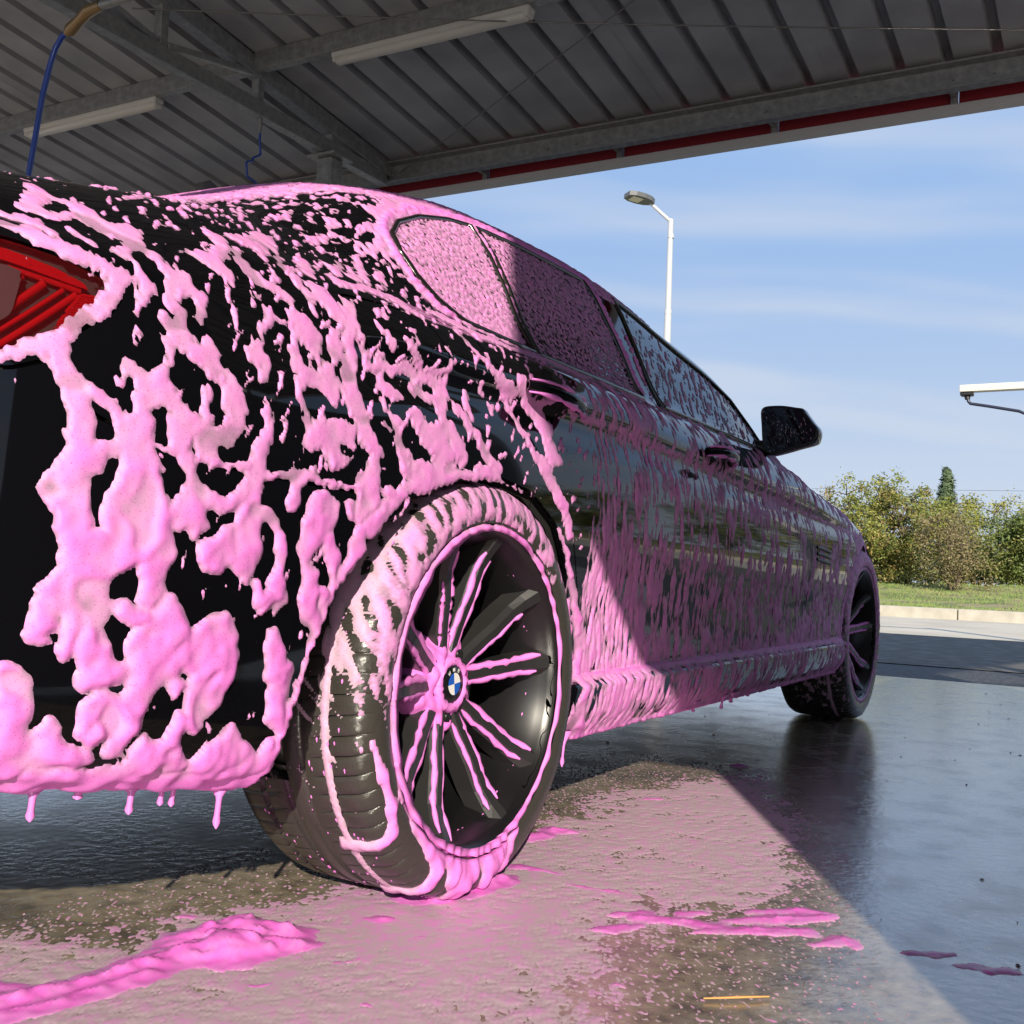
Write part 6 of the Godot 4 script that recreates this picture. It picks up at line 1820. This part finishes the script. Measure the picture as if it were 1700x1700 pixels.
func build_surroundings() -> void:
	var yg := [Color(0.29, 0.27, 0.05), Color(0.21, 0.23, 0.045), Color(0.13, 0.17, 0.035), Color(0.30, 0.21, 0.07)]
	var gr := [Color(0.075, 0.12, 0.025), Color(0.125, 0.17, 0.04), Color(0.20, 0.20, 0.05)]
	var br := [Color(0.19, 0.155, 0.07), Color(0.23, 0.18, 0.09), Color(0.14, 0.14, 0.05)]
	make_tree("leafy_tree", "yellow green leafy tree just past the car bonnet", Vector3(-4.35, bank_y(-29, -4.35), -29.0), 2.95, 1.25, yg, 13000, 0.05, 11, 0.04)
	make_tree("leafy_tree", "rounded yellow green tree left of the dark conifer", Vector3(-3.45, bank_y(-29.5, -3.4), -29.5), 2.75, 1.25, yg, 13000, 0.05, 12, 0.04)
	make_tree("bush", "brown half bare bush in front of the conifer", Vector3(-1.95, bank_y(-27.0, -1.95), -27.0), 2.0, 0.95, br, 6000, 0.038, 13, 0.08, "bush")
	make_tree("bush", "low brown bush at the foot of the yellow green tree", Vector3(-4.0, bank_y(-24.6, -4.0), -24.6), 0.85, 0.7, br, 3000, 0.035, 17, 0.05, "bush")
	make_tree("leafy_tree", "green tree with yellow top right of the conifer", Vector3(-2.1, bank_y(-33, -2.1), -33.0), 2.7, 1.25, [gr[1], yg[1], yg[0]], 12000, 0.05, 14, 0.04)
	make_tree("leafy_tree", "darker green tree at the right picture edge", Vector3(-0.75, bank_y(-31, -0.75), -31.0), 2.0, 1.1, gr, 12000, 0.05, 15, 0.04)
	for k in 5:
		make_tree("bush", ["low green bush seen under the leftmost tree crown", "green bush between the two yellow green trees", "low green bush behind the brown bush", "green bush under the right tree crown", "low green bush at the far right behind the trees"][k], Vector3(-5.6 + k * 1.5, bank_y(-38, 0), -38.0), 1.3 + 0.2 * (k % 2), 1.5, gr, 3500, 0.06, 50 + k, 0.02, "bush")
	for k in 5:
		make_tree("leafy_tree", ["tall green tree right of the view", "broad green tree right of the view", "yellow tree right of the view", "dark green tree right of the view", "far green tree right of the view"][k], Vector3(3.0 + k * 3.6, bank_y(-29, 3.0 + k * 3.6), -29.0 + 2.0 * (k % 2)), 3.2 + 0.5 * (k % 3), 1.8, gr if k % 2 == 0 else yg, 2200, 0.13, 30 + k)
	make_conifer("narrow dark green conifer rising behind the bushes", Vector3(-3.12, bank_y(-34, -3.1), -34.0), 3.5, 0.95)
	# street lamp
	var t := thing("street_lamp", "white street lamp post with grey flat LED head", "street lamp", Vector3(-5.98, 0.0, -18.0))
	var g := Geo.new()
	g.tube(PackedVector3Array([Vector3(0, 0, 0), Vector3(0, 5.6, 0), Vector3(-0.0, 5.62, 0), Vector3(-0.01, 7.43, 0)]), PackedFloat32Array([0.09, 0.068, 0.06, 0.052]), 16)
	part(g, "post", M.pole_white, t)
	for y in [5.62, 7.1]:
		g = Geo.new()
		g.tube(PackedVector3Array([Vector3(0, y - 0.04, 0), Vector3(0, y + 0.04, 0)]), PackedFloat32Array([0.072 if y < 6 else 0.064]), 16)
		part(g, "collar", M.pole_white, t)
	g = Geo.new()
	g.tube(PackedVector3Array([Vector3(0, 7.38, 0), Vector3(-0.33, 7.70, 0.10), Vector3(-0.40, 7.77, 0.12)]), PackedFloat32Array([0.036, 0.034, 0.034]), 10)
	part(g, "bracket_arm", M.pole_white, t)
	g = Geo.new()
	var along := Vector3(-0.62, 0.10, 0.78).normalized()
	var side := along.cross(Vector3.UP).normalized()
	var hb := Basis(side, along, side.cross(along))
	var he := Vector3(-0.36, 7.76, 0.12)
	g.prism(poly([-0.06, -0.02, 0.06, -0.02, 0.16, 0.10, 0.20, 0.26, 0.19, 0.44, 0.12, 0.56, -0.12, 0.56, -0.19, 0.44, -0.20, 0.26, -0.16, 0.10]), 0.085, he - hb.z * 0.02, hb)
	part(g, "lamp_head", M.lamp_grey, t)
	g = Geo.new()
	g.box(he + along * 0.36 - hb.z * 0.024, Vector3(0.24, 0.22, 0.012), hb, 0.003)
	part(g, "led_panel", M.lamp_lens, t)
	# neighbouring swing boom
	t = thing("wash_boom", "cream box beam with dark bent pipe at the right edge", "boom", Vector3(2.4, 0.0, -9.0))
	g = Geo.new()
	g.box(Vector3(-0.78, 2.36, 0), Vector3(2.3, 0.062, 0.10), Basis(Vector3(0, 0, 1), 0.012), 0.004)
	part(g, "beam", M.cream_paint, t)
	g = Geo.new()
	g.box(Vector3(-1.87, 2.298, 0), Vector3(0.11, 0.035, 0.09), Basis(), 0.008)
	g.tube(PackedVector3Array([Vector3(-1.87, 2.30, 0), Vector3(-1.865, 2.25, 0)]), PackedFloat32Array([0.03, 0.022]), 12)
	part(g, "bracket", M.black_plastic, t)
	g = Geo.new()
	g.tube(PackedVector3Array([Vector3(-1.862, 2.28, 0), Vector3(-1.858, 2.235, 0), Vector3(-1.84, 2.212, 0), Vector3(-1.80, 2.204, 0), Vector3(-1.70, 2.185, 0), Vector3(-1.44, 2.13, 0), Vector3(-1.38, 2.10, 0), Vector3(-1.35, 2.0, 0), Vector3(-1.35, 1.1, 0)]), PackedFloat32Array([0.014]), 10)
	part(g, "pipe", M.dark_pipe, t)
	g = Geo.new()
	g.box(Vector3(0.3, 1.25, 0), Vector3(0.12, 2.5, 0.12), Basis(), 0.006)
	part(g, "mast", M.galvanised, t)
	for e in [[3.85, 3.80, "upper overhead power line behind the conifer"], [3.05, 3.0, "lower overhead power line at the right edge"]]:
		g = Geo.new()
		g.tube(PackedVector3Array([Vector3(-14, e[0] + 0.1, 0), Vector3(0, e[1], 0), Vector3(14, e[0] + 0.1, 0)]), PackedFloat32Array([0.006]), 5)
		var o := part(g, "power_line", M.dark_pipe)
		o.position = Vector3(4, 0.6, -45)
		meta(o, e[2], "power line")
	# crumbs of dirt on the wet slab
	g = Geo.new()
	rng.seed = 91
	for k in 130:
		var p := Vector3(rng.randf_range(0.4, 2.0), 0.001, rng.randf_range(-4.8, 0.6))
		var r := rng.randf_range(0.0008, 0.0020)
		var a := rng.randf() * TAU
		var u := Vector3(cos(a), 0, sin(a)) * r * rng.randf_range(1.0, 3.0)
		g.tube(PackedVector3Array([p - u, p + Vector3(0, r * 0.4, 0), p + u]), PackedFloat32Array([r * 0.4, r, r * 0.3]), 5)
	var cr := part(g, "dirt_crumbs", M.bark)
	meta(cr, "small dark crumbs of dirt scattered on the wet slab", "dirt", "", "stuff")
	# a straw lying on the concrete
	g = Geo.new()
	g.tube(PackedVector3Array([Vector3(-0.035, 0.004, 0.028), Vector3(0.0, 0.0055, 0.003), Vector3(0.033, 0.0045, -0.027)]), PackedFloat32Array([0.0012, 0.0018, 0.0012]), 6)
	var s := part(g, "straw", M.straw)
	s.position = Vector3(1.424, 0.0, 0.18)
	meta(s, "thin orange straw lying on the sunlit wet concrete", "straw")

# ----------------------------------------------------------------
func _ready() -> void:
	var cam := Camera3D.new()
	cam.name = "camera"
	add_child(cam)
	cam.position = Vector3(1.8545, 0.5306, 1.5711)
	cam.rotation = Vector3(0.053556, 0.515513, 0.042832)
	cam.fov = 49.92
	cam.near = 0.05
	cam.far = 800.0
	cam.current = true
	nz.seed = 4
	nz.frequency = 1.0
	nz.fractal_octaves = 2
	ns.seed = 8
	ns.frequency = 1.0
	ns.fractal_type = FastNoiseLite.FRACTAL_NONE
	ns.noise_type = FastNoiseLite.TYPE_SIMPLEX_SMOOTH
	var we := WorldEnvironment.new()
	var env := Environment.new()
	env.background_mode = Environment.BG_SKY
	env.sky = Sky.new()
	env.sky.sky_material = make_sky()
	env.background_energy_multiplier = 0.77
	env.tonemap_mode = Environment.TONE_MAPPER_LINEAR
	env.tonemap_exposure = 1.3
	env.sdfgi_enabled = true
	env.ssao_enabled = true
	env.ssil_enabled = true
	we.environment = env
	add_child(we)
	var sun := DirectionalLight3D.new()
	sun.name = "sun"
	sun.light_energy = 1.6
	sun.light_color = Color(1.0, 0.955, 0.88)
	sun.light_angular_distance = 0.53
	sun.shadow_enabled = true
	add_child(sun)
	sun.look_at_from_position(Vector3(13, 10, 21), Vector3.ZERO, Vector3.UP)
	make_materials()
	build_ground()
	build_canopy()
	var car := thing("saloon_car", "black saloon car covered in pink shampoo foam", "car", Vector3.ZERO)
	build_body(car)
	var w := make_wheel(car, Vector3(0.800, 0.338, 0.0))
	var f := w.duplicate()
	car.add_child(f, true)
	f.position = Vector3(0.785, 0.338, -2.975)
	for z in [0.0, -2.975]:
		var l := w.duplicate()
		car.add_child(l, true)
		l.position = Vector3(-0.795, 0.338, z)
		l.rotation.y = PI
	build_body_foam()
	build_wheel_foam(Vector3(0.800, 0.338, 0.0), false)
	build_wheel_foam(Vector3(0.785, 0.338, -2.975), true)
	build_spills()
	build_fittings()
	build_surroundings()
